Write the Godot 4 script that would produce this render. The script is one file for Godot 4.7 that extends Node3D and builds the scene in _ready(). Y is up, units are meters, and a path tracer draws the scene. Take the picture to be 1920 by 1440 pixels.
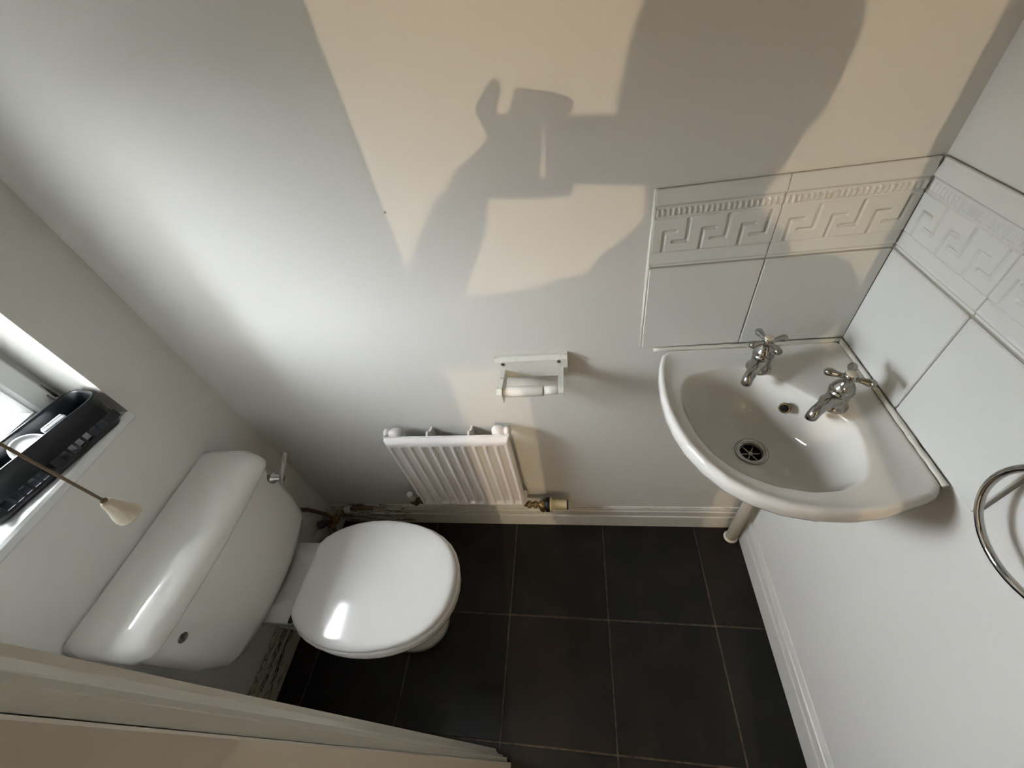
extends Node3D
# A small cloakroom: corner basin, close-coupled toilet, radiator, window on the left,
# doorway behind the camera where the photographer stands between a hall lamp and the room.
# Metres. Left wall x = 0, tile faces of the back wall z = 0, floor y = 0.

class Geo:
	var p := PackedVector3Array()
	var s := PackedInt32Array()

	func tri(a: Vector3, b: Vector3, c: Vector3, g: int) -> void:
		p.append(a); p.append(b); p.append(c); s.append(g)

	func quad(a: Vector3, b: Vector3, c: Vector3, d: Vector3, g: int) -> void:
		tri(a, b, c, g); tri(a, c, d, g)

	func flip(from: int) -> void:
		for i in range(from, p.size(), 3):
			var t := p[i + 1]
			p[i + 1] = p[i + 2]
			p[i + 2] = t

	func outward(from: int) -> void:
		var mid := Vector3.ZERO
		for i in range(from, p.size()):
			mid += p[i]
		mid /= maxf(1.0, p.size() - from)
		var vol := 0.0
		for i in range(from, p.size(), 3):
			vol += (p[i] - mid).dot((p[i + 1] - mid).cross(p[i + 2] - mid))
		if vol > 0.0:
			flip(from)

	func facing(from: int, dir: Vector3) -> void:
		var n := Vector3.ZERO
		for i in range(from, p.size(), 3):
			n += (p[i] - p[i + 2]).cross(p[i] - p[i + 1])
		if n.dot(dir) < 0.0:
			flip(from)

	func loft(rings: Array, g := 0, cap0 := true, cap1 := true, closed := true, fix := true) -> void:
		var from := p.size()
		var n: int = rings[0].size()
		for i in rings.size() - 1:
			for j in (n if closed else n - 1):
				var k := (j + 1) % n
				quad(rings[i][j], rings[i][k], rings[i + 1][k], rings[i + 1][j], g)
		for e in [[cap0, 0], [cap1, rings.size() - 1]]:
			if e[0]:
				var r = rings[e[1]]
				var mid := Vector3.ZERO
				for q in r:
					mid += q
				mid /= n
				for j in n:
					var k := (j + 1) % n
					if e[1] == 0:
						tri(mid, r[k], r[j], g)
					else:
						tri(mid, r[j], r[k], g)
		if fix:
			outward(from)

	func lathe(profile: Array, at: Vector3, axis := Vector3.UP, n := 24, g := 0, cap0 := true, cap1 := true) -> void:
		var b := frame(axis)
		var rings := []
		for q in profile:
			var r := PackedVector3Array()
			for j in n:
				var a := TAU * j / n
				r.append(at + axis.normalized() * q[1] + (b[0] * cos(a) + b[1] * sin(a)) * q[0])
			rings.append(r)
		loft(rings, g, cap0, cap1)

	func frame(axis: Vector3) -> Array:
		var y := axis.normalized()
		var x := (Vector3.RIGHT if absf(y.x) < 0.9 else Vector3.FORWARD)
		var z := x.cross(y).normalized()
		x = y.cross(z).normalized()
		return [x, z]

	func tube(path: Array, radii: Array, n := 12, g := 0, closed := false) -> void:
		var rings := []
		var side := Vector3.ZERO
		for i in path.size():
			var a: Vector3 = path[i]
			var prev: Vector3 = path[i - 1] if i > 0 else (path[path.size() - 1] if closed else a)
			var next: Vector3 = path[i + 1] if i < path.size() - 1 else (path[0] if closed else a)
			var t := (next - prev).normalized()
			if side == Vector3.ZERO:
				side = frame(t)[0]
			side = (side - t * side.dot(t)).normalized()
			var up := t.cross(side)
			var rad: float = radii[mini(i, radii.size() - 1)]
			var r := PackedVector3Array()
			for j in n:
				var an := TAU * j / n
				r.append(a + (side * cos(an) + up * sin(an)) * rad)
			rings.append(r)
		if closed:
			rings.append(rings[0])
		loft(rings, g, not closed, not closed)

	func ball(at: Vector3, r: Vector3, n := 14, g := 0) -> void:
		var rings := []
		for i in range(1, n):
			var a := PI * i / n
			var ring := PackedVector3Array()
			for j in 2 * n:
				var b := PI * j / n
				ring.append(at + Vector3(r.x * sin(a) * cos(b), r.y * cos(a), r.z * sin(a) * sin(b)))
			rings.append(ring)
		loft(rings, g)

	func box(c: Vector3, size: Vector3, bev := 0.0, turn := Basis.IDENTITY) -> void:
		var from := p.size()
		var h := size / 2.0
		bev = minf(bev, minf(h.x, minf(h.y, h.z)) * 0.98)
		if bev <= 0.0:
			for ax in 3:
				for sg in [-1.0, 1.0]:
					var q := []
					for st in [[-1, -1], [1, -1], [1, 1], [-1, 1]]:
						var v := Vector3.ZERO
						v[ax] = h[ax] * sg
						v[(ax + 1) % 3] = h[(ax + 1) % 3] * st[0] * sg
						v[(ax + 2) % 3] = h[(ax + 2) % 3] * st[1]
						q.append(c + turn * v)
					quad(q[0], q[1], q[2], q[3], -1)
			outward(from)
			return
		var pt := func(sx: float, sy: float, sz: float, ax: int) -> Vector3:
			var v := Vector3((h.x - bev) * sx, (h.y - bev) * sy, (h.z - bev) * sz)
			v[ax] = h[ax] * [sx, sy, sz][ax]
			return c + turn * v
		for ax in 3:
			var u := (ax + 1) % 3
			var w := (ax + 2) % 3
			for sg in [-1.0, 1.0]:
				var q := []
				for st in [[-1.0, -1.0], [1.0, -1.0], [1.0, 1.0], [-1.0, 1.0]]:
					var k := [0.0, 0.0, 0.0]
					k[ax] = sg
					k[u] = st[0] * sg
					k[w] = st[1]
					q.append(pt.call(k[0], k[1], k[2], ax))
				quad(q[0], q[1], q[2], q[3], -1)
			for su in [-1.0, 1.0]:
				for sw in [-1.0, 1.0]:
					var k0 := [0.0, 0.0, 0.0]
					var k1 := [0.0, 0.0, 0.0]
					k0[ax] = -1.0; k1[ax] = 1.0
					k0[u] = su; k1[u] = su
					k0[w] = sw; k1[w] = sw
					var a: Vector3 = pt.call(k0[0], k0[1], k0[2], u)
					var b: Vector3 = pt.call(k1[0], k1[1], k1[2], u)
					var d: Vector3 = pt.call(k0[0], k0[1], k0[2], w)
					var e: Vector3 = pt.call(k1[0], k1[1], k1[2], w)
					if su * sw > 0:
						quad(a, d, e, b, -1)
					else:
						quad(a, b, e, d, -1)
		for sx in [-1.0, 1.0]:
			for sy in [-1.0, 1.0]:
				for sz in [-1.0, 1.0]:
					var a: Vector3 = pt.call(sx, sy, sz, 0)
					var b: Vector3 = pt.call(sx, sy, sz, 1)
					var d: Vector3 = pt.call(sx, sy, sz, 2)
					if sx * sy * sz > 0:
						tri(a, b, d, -1)
					else:
						tri(a, d, b, -1)
		outward(from)

	# a polygon in the plane (ex, ey) from origin, drawn out along ez
	func prism(poly: PackedVector2Array, origin: Vector3, ex: Vector3, ey: Vector3, ez: Vector3, g := -1) -> void:
		var from := p.size()
		var n := poly.size()
		var idx := Geometry2D.triangulate_polygon(poly)
		var at := func(q: Vector2, k: float) -> Vector3: return origin + ex * q.x + ey * q.y + ez * k
		var area := 0.0
		for j in n:
			area += poly[j].cross(poly[(j + 1) % n])
		for j in n:
			var k := (j + 1) % n
			if area > 0:
				quad(at.call(poly[j], 0.0), at.call(poly[k], 0.0), at.call(poly[k], 1.0), at.call(poly[j], 1.0), g)
			else:
				quad(at.call(poly[k], 0.0), at.call(poly[j], 0.0), at.call(poly[j], 1.0), at.call(poly[k], 1.0), g)
		for i in range(0, idx.size(), 3):
			var a := poly[idx[i]]
			var b := poly[idx[i + 1]]
			var c := poly[idx[i + 2]]
			if (b - a).cross(c - a) < 0:
				var t := b
				b = c
				c = t
			tri(at.call(a, 1.0), at.call(b, 1.0), at.call(c, 1.0), -1)
			tri(at.call(a, 0.0), at.call(c, 0.0), at.call(b, 0.0), -1)
		outward(from)

	func mesh() -> ArrayMesh:
		var st := SurfaceTool.new()
		st.begin(Mesh.PRIMITIVE_TRIANGLES)
		for i in s.size():
			st.set_smooth_group(s[i])
			for k in 3:
				st.add_vertex(p[3 * i + k])
		st.generate_normals()
		st.index()
		return st.commit()


var M := {}
var taken := {}
const LAMP := Vector3(1.12, 2.30, 3.0)      # the hall ceiling lamp
const EYE := Vector3(1.0457, 1.54, 0.6937)

func obj(called: String, geo, m: Material, parent: Node = self, at := Vector3.ZERO) -> MeshInstance3D:
	var o := MeshInstance3D.new()
	o.mesh = geo.mesh() if geo is Geo else geo
	o.material_override = m
	o.name = numbered(called) if parent == self else called
	o.position = at
	parent.add_child(o, true)
	return o

func numbered(called: String) -> String:
	var n: int = taken.get(called, 0)
	taken[called] = n + 1
	return called if n == 0 else "%s_%03d" % [called, n]

func tag(o: Node, label: String, category: String, group := "") -> Node:
	o.set_meta("label", label)
	o.set_meta("category", category)
	if group:
		o.set_meta("group", group)
	return o

func thing(called: String, label: String, category: String, at := Vector3.ZERO, turn := 0.0, group := "") -> Node3D:
	var o := Node3D.new()
	o.name = numbered(called)
	add_child(o)
	o.position = at
	o.rotation.y = turn
	tag(o, label, category, group)
	return o

func struct(called: String, geo, m: Material, label: String) -> MeshInstance3D:
	var o := obj(called, geo, m)
	o.set_meta("kind", "structure")
	o.set_meta("label", label)
	return o

func noise(freq: float, oct := 4, kind := FastNoiseLite.TYPE_SIMPLEX_SMOOTH, sd := 1) -> FastNoiseLite:
	var f := FastNoiseLite.new()
	f.noise_type = kind
	f.frequency = freq
	f.fractal_octaves = oct
	f.seed = sd
	return f

func noise_tex(freq: float, ramp: Array, sd := 1, size := 512, oct := 4) -> NoiseTexture2D:
	var t := NoiseTexture2D.new()
	t.width = size
	t.height = size
	t.seamless = true
	t.noise = noise(freq, oct, FastNoiseLite.TYPE_SIMPLEX_SMOOTH, sd)
	var g := Gradient.new()
	g.offsets = PackedFloat32Array(ramp.map(func(e): return e[0]))
	g.colors = PackedColorArray(ramp.map(func(e): return e[1]))
	t.color_ramp = g
	return t

func bump_tex(freq: float, strength: float, sd := 3, size := 512, oct := 3) -> NoiseTexture2D:
	var t := NoiseTexture2D.new()
	t.width = size
	t.height = size
	t.seamless = true
	t.as_normal_map = true
	t.bump_strength = strength
	t.noise = noise(freq, oct, FastNoiseLite.TYPE_SIMPLEX_SMOOTH, sd)
	return t

func mat(called: String, c: Color, rough: float, metal := 0.0) -> StandardMaterial3D:
	var m := StandardMaterial3D.new()
	m.resource_name = called
	m.albedo_color = c
	m.roughness = rough
	m.metallic = metal
	M[called] = m
	return m

func triplanar(m: StandardMaterial3D, scale: Vector3) -> void:
	m.uv1_triplanar = true
	m.uv1_world_triplanar = true
	m.uv1_scale = scale

func g1(v: float) -> Color:
	return Color(v, v, v)


# --------------------------------------------------------------------------------------
func _ready() -> void:
	# camera
	var cam := Camera3D.new()
	cam.name = "camera"
	cam.fov = 87.40
	cam.near = 0.002
	cam.far = 100.0
	cam.transform = Transform3D(Basis.from_euler(Vector3(-0.7926, 0.2446, -0.2193), EULER_ORDER_YXZ), EYE)
	add_child(cam)
	cam.current = true

	# sky: bright overcast, seen only through the window on the left
	var env := Environment.new()
	env.background_mode = Environment.BG_SKY
	var sky := ProceduralSkyMaterial.new()
	sky.sky_top_color = Color(0.96, 0.98, 1.0)
	sky.sky_horizon_color = Color(0.655, 0.667, 0.68)
	sky.ground_horizon_color = Color(0.84, 0.86, 0.85)
	sky.ground_bottom_color = Color(0.80, 0.83, 0.81)
	sky.sky_energy_multiplier = 6.4
	sky.ground_energy_multiplier = 1.0
	env.sky = Sky.new()
	env.sky.sky_material = sky
	env.tonemap_mode = Environment.TONE_MAPPER_LINEAR
	env.tonemap_exposure = 1.0
	env.sdfgi_enabled = true
	env.ssao_enabled = true
	env.ssil_enabled = true
	var we := WorldEnvironment.new()
	we.name = "world"
	we.environment = env
	add_child(we)

	materials()
	shell()
	tiles_on_walls()
	window()
	hall()
	toilet()
	basin()
	radiator()
	roll_holder()
	pipes()
	sill_things()
	small_things()
	photographer()


# --------------------------------------------------------------------------------------
func materials() -> void:
	var m := mat("wall_paint", Color(0.88, 0.875, 0.857), 0.55)
	m.normal_enabled = true
	m.normal_texture = bump_tex(0.03, 1.0, 5)
	m.normal_scale = 0.12
	triplanar(m, Vector3.ONE * 2.5)
	m = mat("hall_paint", Color(0.86, 0.85, 0.82), 0.7)
	m = mat("ceiling_paint", Color(0.9, 0.9, 0.89), 0.8)
	m = mat("glaze", Color(0.87, 0.875, 0.86), 0.14)
	m = mat("tile_grout", Color(0.62, 0.61, 0.57), 0.85)
	m = mat("gloss_paint", Color(0.88, 0.875, 0.85), 0.28)
	m.normal_enabled = true
	m.normal_texture = bump_tex(0.02, 1.0, 9)
	m.normal_scale = 0.15
	triplanar(m, Vector3(2, 4, 2))
	m = mat("holder_paint", Color(0.88, 0.88, 0.85), 0.4)
	m.albedo_texture = noise_tex(0.012, [[0.0, Color(0.66, 0.6, 0.5)], [0.12, Color(0.94, 0.93, 0.9)], [0.18, Color(1, 1, 1)], [1.0, Color(1, 1, 1)]], 21)
	triplanar(m, Vector3.ONE * 6.0)
	m = mat("radiator_paint", Color(0.90, 0.885, 0.875), 0.3)
	m = mat("porcelain", Color(0.90, 0.895, 0.875), 0.07)
	m.clearcoat_enabled = true
	m.clearcoat = 0.4
	m.clearcoat_roughness = 0.03
	m = mat("seat_plastic", Color(0.91, 0.905, 0.895), 0.1)
	m = mat("white_plastic", Color(0.9, 0.89, 0.86), 0.35)
	m = mat("upvc", Color(0.92, 0.93, 0.93), 0.25)
	m = mat("rubber", Color(0.05, 0.055, 0.06), 0.6)
	m = mat("black_plastic", Color(0.04, 0.04, 0.042), 0.4)
	m = mat("cream_plastic", Color(0.80, 0.73, 0.57), 0.45)
	m = mat("sealant", Color(0.86, 0.86, 0.81), 0.45)
	m.albedo_texture = noise_tex(0.03, [[0.0, Color(0.45, 0.42, 0.36)], [0.12, Color(0.92, 0.9, 0.86)], [0.18, Color(1, 1, 1)], [1.0, Color(1, 1, 1)]], 33)
	triplanar(m, Vector3.ONE * 5.0)
	m = mat("chrome", Color(0.68, 0.68, 0.67), 0.16, 1.0)
	m.roughness_texture = noise_tex(0.05, [[0.0, g1(0.7)], [0.5, g1(1.0)], [1.0, g1(2.0).clamp()]], 41)
	triplanar(m, Vector3.ONE * 12.0)
	m = mat("bright_chrome", Color(0.85, 0.86, 0.87), 0.06, 1.0)
	m = mat("dull_steel", Color(0.42, 0.42, 0.41), 0.35, 1.0)
	m = mat("brass", Color(0.60, 0.54, 0.42), 0.45, 0.8)
	m.albedo_texture = noise_tex(0.04, [[0.0, Color(0.35, 0.3, 0.24)], [0.5, Color(0.85, 0.8, 0.7)], [1.0, Color(1, 1, 1)]], 44)
	triplanar(m, Vector3.ONE * 10.0)
	m = mat("old_copper", Color(0.46, 0.36, 0.28), 0.5, 0.5)
	m = mat("dark_hole", Color(0.03, 0.03, 0.025), 0.8)
	m = mat("navy_plastic", Color(0.060, 0.075, 0.095), 0.32)
	m = mat("cord", Color(0.40, 0.34, 0.25), 0.9)
	m = mat("pull_plastic", Color(0.86, 0.82, 0.75), 0.4)
	m.backlight_enabled = true
	m.backlight = Color(0.3, 0.28, 0.24)
	m = mat("pane_glass", Color(1, 1, 1, 0.06), 0.02)
	m.transparency = BaseMaterial3D.TRANSPARENCY_ALPHA
	m = mat("floor_grout", Color(0.36, 0.33, 0.29), 0.95)
	m.albedo_texture = noise_tex(0.02, [[0.0, Color(0.55, 0.5, 0.45)], [0.5, Color(0.85, 0.82, 0.8)], [1.0, Color(1.0, 0.93, 0.82)]], 61)
	triplanar(m, Vector3.ONE * 3.0)
	for k in 3:
		m = mat("floor_tile_%d" % k, g1(1.0), 0.5)
		m.metallic_specular = 0.36
		var a: Color = [Color(0.086, 0.082, 0.078), Color(0.104, 0.088, 0.082), Color(0.092, 0.092, 0.088)][k]
		m.albedo_texture = noise_tex(0.007, [[0.0, a * 0.8], [0.45, a], [0.75, a.lerp(Color(0.135, 0.108, 0.095), 0.6)], [1.0, a.lerp(Color(0.125, 0.12, 0.115), 0.8)]], 70 + k)
		m.roughness_texture = noise_tex(0.02, [[0.0, g1(0.8)], [1.0, g1(1.0)]], 75)
		m.normal_enabled = true
		m.normal_texture = bump_tex(0.02, 2.0, 77)
		m.normal_scale = 0.25
		triplanar(m, Vector3.ONE * 1.9)
	m = mat("skirting_back", g1(1.0), 0.33)
	m.albedo_texture = skirting_print(false)
	triplanar(m, Vector3(1.0 / 1.6, 1.0 / 0.16, 1.0))
	m = mat("skirting_left", g1(1.0), 0.55)
	m.albedo_texture = skirting_print(true)
	triplanar(m, Vector3(1.0, 1.0 / 0.16, 1.0 / 0.7))
	m = mat("skin", Color(0.78, 0.58, 0.47), 0.55)
	m = mat("jumper", Color(0.16, 0.17, 0.20), 0.9)
	m = mat("trousers", Color(0.12, 0.13, 0.17), 0.9)
	m = mat("hair", Color(0.13, 0.09, 0.06), 0.7)
	m = mat("shoe", Color(0.08, 0.08, 0.08), 0.6)
	m = mat("phone", Color(0.05, 0.05, 0.055), 0.3)
	m = mat("glass_black", Color(0.01, 0.01, 0.012), 0.05)

# the worn paint on the skirting boards: chips down to wood and long cracks
func skirting_print(worn: bool) -> ImageTexture:
	var w := 1024
	var h := 128
	var im := Image.create(w, h, false, Image.FORMAT_RGB8)
	var paint := Color(0.86, 0.855, 0.83) if not worn else Color(0.74, 0.715, 0.66)
	im.fill(paint)
	var n1 := noise(0.012, 4, FastNoiseLite.TYPE_SIMPLEX_SMOOTH, 11)
	var n2 := noise(0.05, 3, FastNoiseLite.TYPE_SIMPLEX_SMOOTH, 12)
	var rng := RandomNumberGenerator.new()
	rng.seed = 5
	var wood := Color(0.42, 0.33, 0.24)
	for x in w:
		for y in h:
			var v := n1.get_noise_2d(x, y * 3.0)
			var u := n2.get_noise_2d(x, y * 4.0)
			var c := paint
			c = c * (1.0 + 0.05 * u)
			if worn:
				if v + 0.4 * u > 0.38:
					c = c.lerp(Color(0.50, 0.42, 0.33), 0.7)
			else:
				var px := 1.6 * x / w
				if px < 0.34 and v + 0.6 * u > 0.18:
					c = c.lerp(wood, 0.75)
			c.a = 1.0
			im.set_pixel(x, y, c)
	if worn:
		for k in 9:                        # cracks along the grain
			var y := rng.randf_range(12, h - 12)
			var x := rng.randf_range(0, w * 0.3)
			var end := x + rng.randf_range(w * 0.3, w * 0.8)
			while x < end and x < w:
				y = clampf(y + rng.randf_range(-1.2, 1.2), 2, h - 3)
				var t := int(1 + absf(n2.get_noise_2d(x * 0.4, k * 40.0)) * 7.0)
				im.fill_rect(Rect2i(int(x), int(y), 2, t), Color(0.12, 0.09, 0.065))
				x += 1.5
	else:
		for k in 5:                        # chips along the top edge and between the mouldings
			var x := rng.randf_range(w * 0.03, w * 0.2)
			im.fill_rect(Rect2i(int(x), int(h * 0.13), int(rng.randf_range(8, 26)), 3), Color(0.33, 0.24, 0.17))
		for k in 10:
			var x := rng.randf_range(w * 0.45, w * 0.95)
			im.fill_rect(Rect2i(int(x), int(h * rng.randf_range(0.12, 0.16)), int(rng.randf_range(10, 50)), 2), Color(0.55, 0.51, 0.45))
	return ImageTexture.create_from_image(im)


# --------------------------------------------------------------------------------------
const HOLE := Vector2(0.708, 1.269)
const TILE_X := [0.0, 0.101, 0.4343, 0.7677, 1.101, 1.4343, 1.59]
const TILE_Z := [-0.01, 0.3263, 0.6587, 0.991]

func box_geo(a: Vector3, b: Vector3, bev := 0.0) -> Geo:
	var g := Geo.new()
	g.box((a + b) / 2.0, (b - a).abs(), bev)
	return g

func shell() -> void:
	# floor: a grout bed with each tile laid on it
	var fl := struct("floor", box_geo(Vector3(-0.05, -0.06, -0.1), Vector3(1.75, -0.0022, 0.991)), M.floor_grout, "dark charcoal tiled floor with brownish grout lines")
	var rng := RandomNumberGenerator.new()
	rng.seed = 3
	for i in 6:
		for j in 3:
			var a := Vector3(TILE_X[i] + 0.0022, -0.010, TILE_Z[j] + 0.0022)
			var b := Vector3(TILE_X[i + 1] - 0.0022, rng.randf_range(-0.0004, 0.0003), TILE_Z[j + 1] - 0.0022)
			obj("floor_tile", box_geo(a, b, 0.0012), M["floor_tile_%d" % ((i * 2 + j) % 3)], fl)
	# walls with thickness
	struct("wall_back", box_geo(Vector3(-0.30, 0, -0.15), Vector3(1.75, 2.4, -0.01)), M.wall_paint, "plain white back wall with the photographer's shadow")
	struct("wall_right", box_geo(Vector3(1.59, 0, -0.01), Vector3(1.75, 2.4, 0.80)), M.wall_paint, "plain white right wall below and beyond the tiles")
	var g := Geo.new()                      # left wall around the window opening
	g.box(Vector3(-0.15, WIN_Y0 / 2 - 0.012, 0.395), Vector3(0.30, WIN_Y0 - 0.024, 0.81))
	g.box(Vector3(-0.15, (WIN_Y1 + 2.4) / 2, 0.395), Vector3(0.30, 2.4 - WIN_Y1, 0.81))
	g.box(Vector3(-0.15, (WIN_Y0 + WIN_Y1) / 2 - 0.012, (-0.01 + WIN_Z0) / 2), Vector3(0.30, WIN_Y1 - WIN_Y0 + 0.024, WIN_Z0 + 0.01))
	g.box(Vector3(-0.15, (WIN_Y0 + WIN_Y1) / 2 - 0.012, (0.80 + WIN_Z1) / 2), Vector3(0.30, WIN_Y1 - WIN_Y0 + 0.024, 0.80 - WIN_Z1))
	struct("wall_left", g, M.wall_paint, "white left wall with the window recess above the cistern")
	g = Geo.new()                           # wall with the doorway, at the camera
	g.box(Vector3(0.39, 1.2, 0.744), Vector3(0.78, 2.4, 0.112))
	g.box(Vector3(1.5375, 1.2, 0.744), Vector3(0.105, 2.4, 0.112))
	g.box(Vector3(1.1325, 2.21, 0.744), Vector3(0.705, 0.38, 0.112))
	struct("wall_front", g, M.wall_paint, "white wall around the doorway beside the camera")
	struct("ceiling", box_geo(Vector3(-0.30, 2.4, -0.15), Vector3(1.75, 2.5, 0.80)), M.ceiling_paint, "white ceiling of the small room")
	# skirting boards: a plain lower face, mouldings above
	var prof := PackedVector2Array([Vector2(0, 0), Vector2(0.0105, 0), Vector2(0.0105, 0.074), Vector2(0.0095, 0.0765), Vector2(0.0050, 0.0780), Vector2(0.0050, 0.0815), Vector2(0.0085, 0.0840), Vector2(0.0078, 0.1120), Vector2(0.0042, 0.1145), Vector2(0.0042, 0.1180), Vector2(0.0076, 0.1205), Vector2(0.0070, 0.1300), Vector2(0.0030, 0.1390), Vector2(0, 0.140)])
	g = Geo.new()
	g.prism(prof, Vector3(0.0, 0, -0.01), Vector3(0, 0, 1), Vector3.UP, Vector3(1.59, 0, 0))
	struct("baseboard_back", g, M.skirting_back, "white moulded skirting board along the back wall, chipped at the left end")
	g = Geo.new()
	g.prism(prof, Vector3(1.59, 0, 0.0), Vector3(-1, 0, 0), Vector3.UP, Vector3(0, 0, 0.688))
	struct("baseboard_right", g, M.gloss_paint, "white moulded skirting board along the right wall")
	g = Geo.new()
	g.prism(prof, Vector3(0.0, 0, 0.0), Vector3(1, 0, 0), Vector3.UP, Vector3(0, 0, 0.688))
	struct("baseboard_left", g, M.skirting_left, "worn skirting board with cracked, peeling paint beside the toilet")
	# door lining and architraves
	var arch := PackedVector2Array([Vector2(0.735, 0.6885), Vector2(0.735, 0.681), Vector2(0.741, 0.675), Vector2(0.749, 0.673), Vector2(0.7580, 0.673), Vector2(0.7600, 0.6780), Vector2(0.7660, 0.6825), Vector2(0.7740, 0.6845), Vector2(0.7785, 0.6840), Vector2(0.7795, 0.6875), Vector2(0.7905, 0.6895), Vector2(0.7915, 0.6945), Vector2(0.7925, 0.6975), Vector2(0.7925, 0.6885)])
	g = Geo.new()
	g.prism(arch, Vector3.ZERO, Vector3(1, 0, 0), Vector3(0, 0, 1), Vector3(0, 2.06, 0))
	struct("trim_1", g, M.gloss_paint, "stepped white architrave of the doorway at the lower left")
	var mirrored := PackedVector2Array()
	for q in arch:
		mirrored.append(Vector2(2.263 - q.x, q.y))
	g = Geo.new()
	g.prism(mirrored, Vector3.ZERO, Vector3(1, 0, 0), Vector3(0, 0, 1), Vector3(0, 2.06, 0))
	struct("trim_2", g, M.gloss_paint, "white architrave on the other side of the doorway")
	g = Geo.new()
	g.box(Vector3(0.7925, 1.01, 0.7535), Vector3(0.025, 2.02, 0.111), 0.0015)
	g.box(Vector3(1.471, 1.01, 0.7535), Vector3(0.024, 2.02, 0.111), 0.0015)
	g.box(Vector3(1.132, 2.008, 0.7535), Vector3(0.654, 0.024, 0.111), 0.0015)
	struct("door_1", g, M.gloss_paint, "white painted door lining of the open doorway")

const WIN_Y0 := 0.967
const WIN_Y1 := 1.62
const WIN_Z0 := 0.177
const WIN_Z1 := 0.62


# --------------------------------------------------------------------------------------
# relief of the border tile: u along, v down from the top edge, both in metres
func key_relief(u: float, v: float) -> float:
	var h := 0.0
	if v < 0.008:                                        # square top edge
		h = 0.0015
	elif v < 0.024:                                      # rounded moulding
		h = 0.0015 + 0.0032 * sin(PI * 0.5 * (v - 0.008) / 0.016)
	elif v < 0.032:                                      # cove under it
		h = 0.0047 - 0.0045 * smoothstep(0.024, 0.030, v)
	elif v < 0.047:                                      # dentils
		var t := fposmod(u - 0.002, 0.0087) / 0.0087
		var tooth := smoothstep(0.0, 0.25, t) * (1.0 - smoothstep(0.5, 0.75, t))
		h = 0.0002 + 0.0026 * tooth * smoothstep(0.033, 0.035, v) * (1.0 - smoothstep(0.0445, 0.0465, v))
	elif v < 0.1135:                                     # fret: a raised band parted by hooked grooves
		h = 0.0028
		var d := 1.0
		var pitch := 0.0635
		for k in range(-1, 4):
			var x := u - 0.006 - pitch * k
			d = minf(d, seg(x, v, 0.013, 0.113, 0.013, 0.074))
			d = minf(d, seg(x, v, 0.013, 0.074, 0.033, 0.074))
			d = minf(d, seg(x, v, 0.052, 0.054, 0.052, 0.093))
			d = minf(d, seg(x, v, 0.052, 0.093, 0.029, 0.093))
		h *= smoothstep(0.0010, 0.0036, d) * smoothstep(0.048, 0.0515, v)
		h *= smoothstep(0.1135, 0.1115, v)
	elif v < 0.131:
		h = 0.0018 * smoothstep(0.1135, 0.1155, v)
	elif v < 0.1375:                                     # thin bead at the foot
		h = 0.0006 + 0.0024 * sin(PI * (v - 0.131) / 0.0065)
	else:
		h = 0.0004
	return h

func seg(x: float, y: float, ax: float, ay: float, bx: float, by: float) -> float:
	return Vector2(x, y).distance_to(Geometry2D.get_closest_point_to_segment(Vector2(x, y), Vector2(ax, ay), Vector2(bx, by)))

# local: x along, y up from the tile's lower edge, z out of the wall
func border_mesh(w: float, hgt: float) -> ArrayMesh:
	var nx := 170
	var ny := 124
	var st := SurfaceTool.new()
	st.begin(Mesh.PRIMITIVE_TRIANGLES)
	for j in ny + 1:
		for i in nx + 1:
			var u := w * clampf((i - 1.0) / (nx - 2.0), 0.0, 1.0)
			var v := hgt * clampf((j - 1.0) / (ny - 2.0), 0.0, 1.0)
			u = clampf(u, 0.0003 if i > 0 else 0.0, w - (0.0003 if i < nx else 0.0))
			v = clampf(v, 0.0003 if j > 0 else 0.0, hgt - (0.0003 if j < ny else 0.0))
			var z := 0.006 + key_relief(u, v)
			if i == 0 or i == nx or j == 0 or j == ny:
				z = 0.004
			st.add_vertex(Vector3(u, hgt - v, z))
	for j in ny:
		for i in nx:
			var a := j * (nx + 1) + i
			for q in [a, a + 1, a + nx + 2, a, a + nx + 2, a + nx + 1]:
				st.add_index(q)
	st.generate_normals()
	return st.commit()

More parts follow.
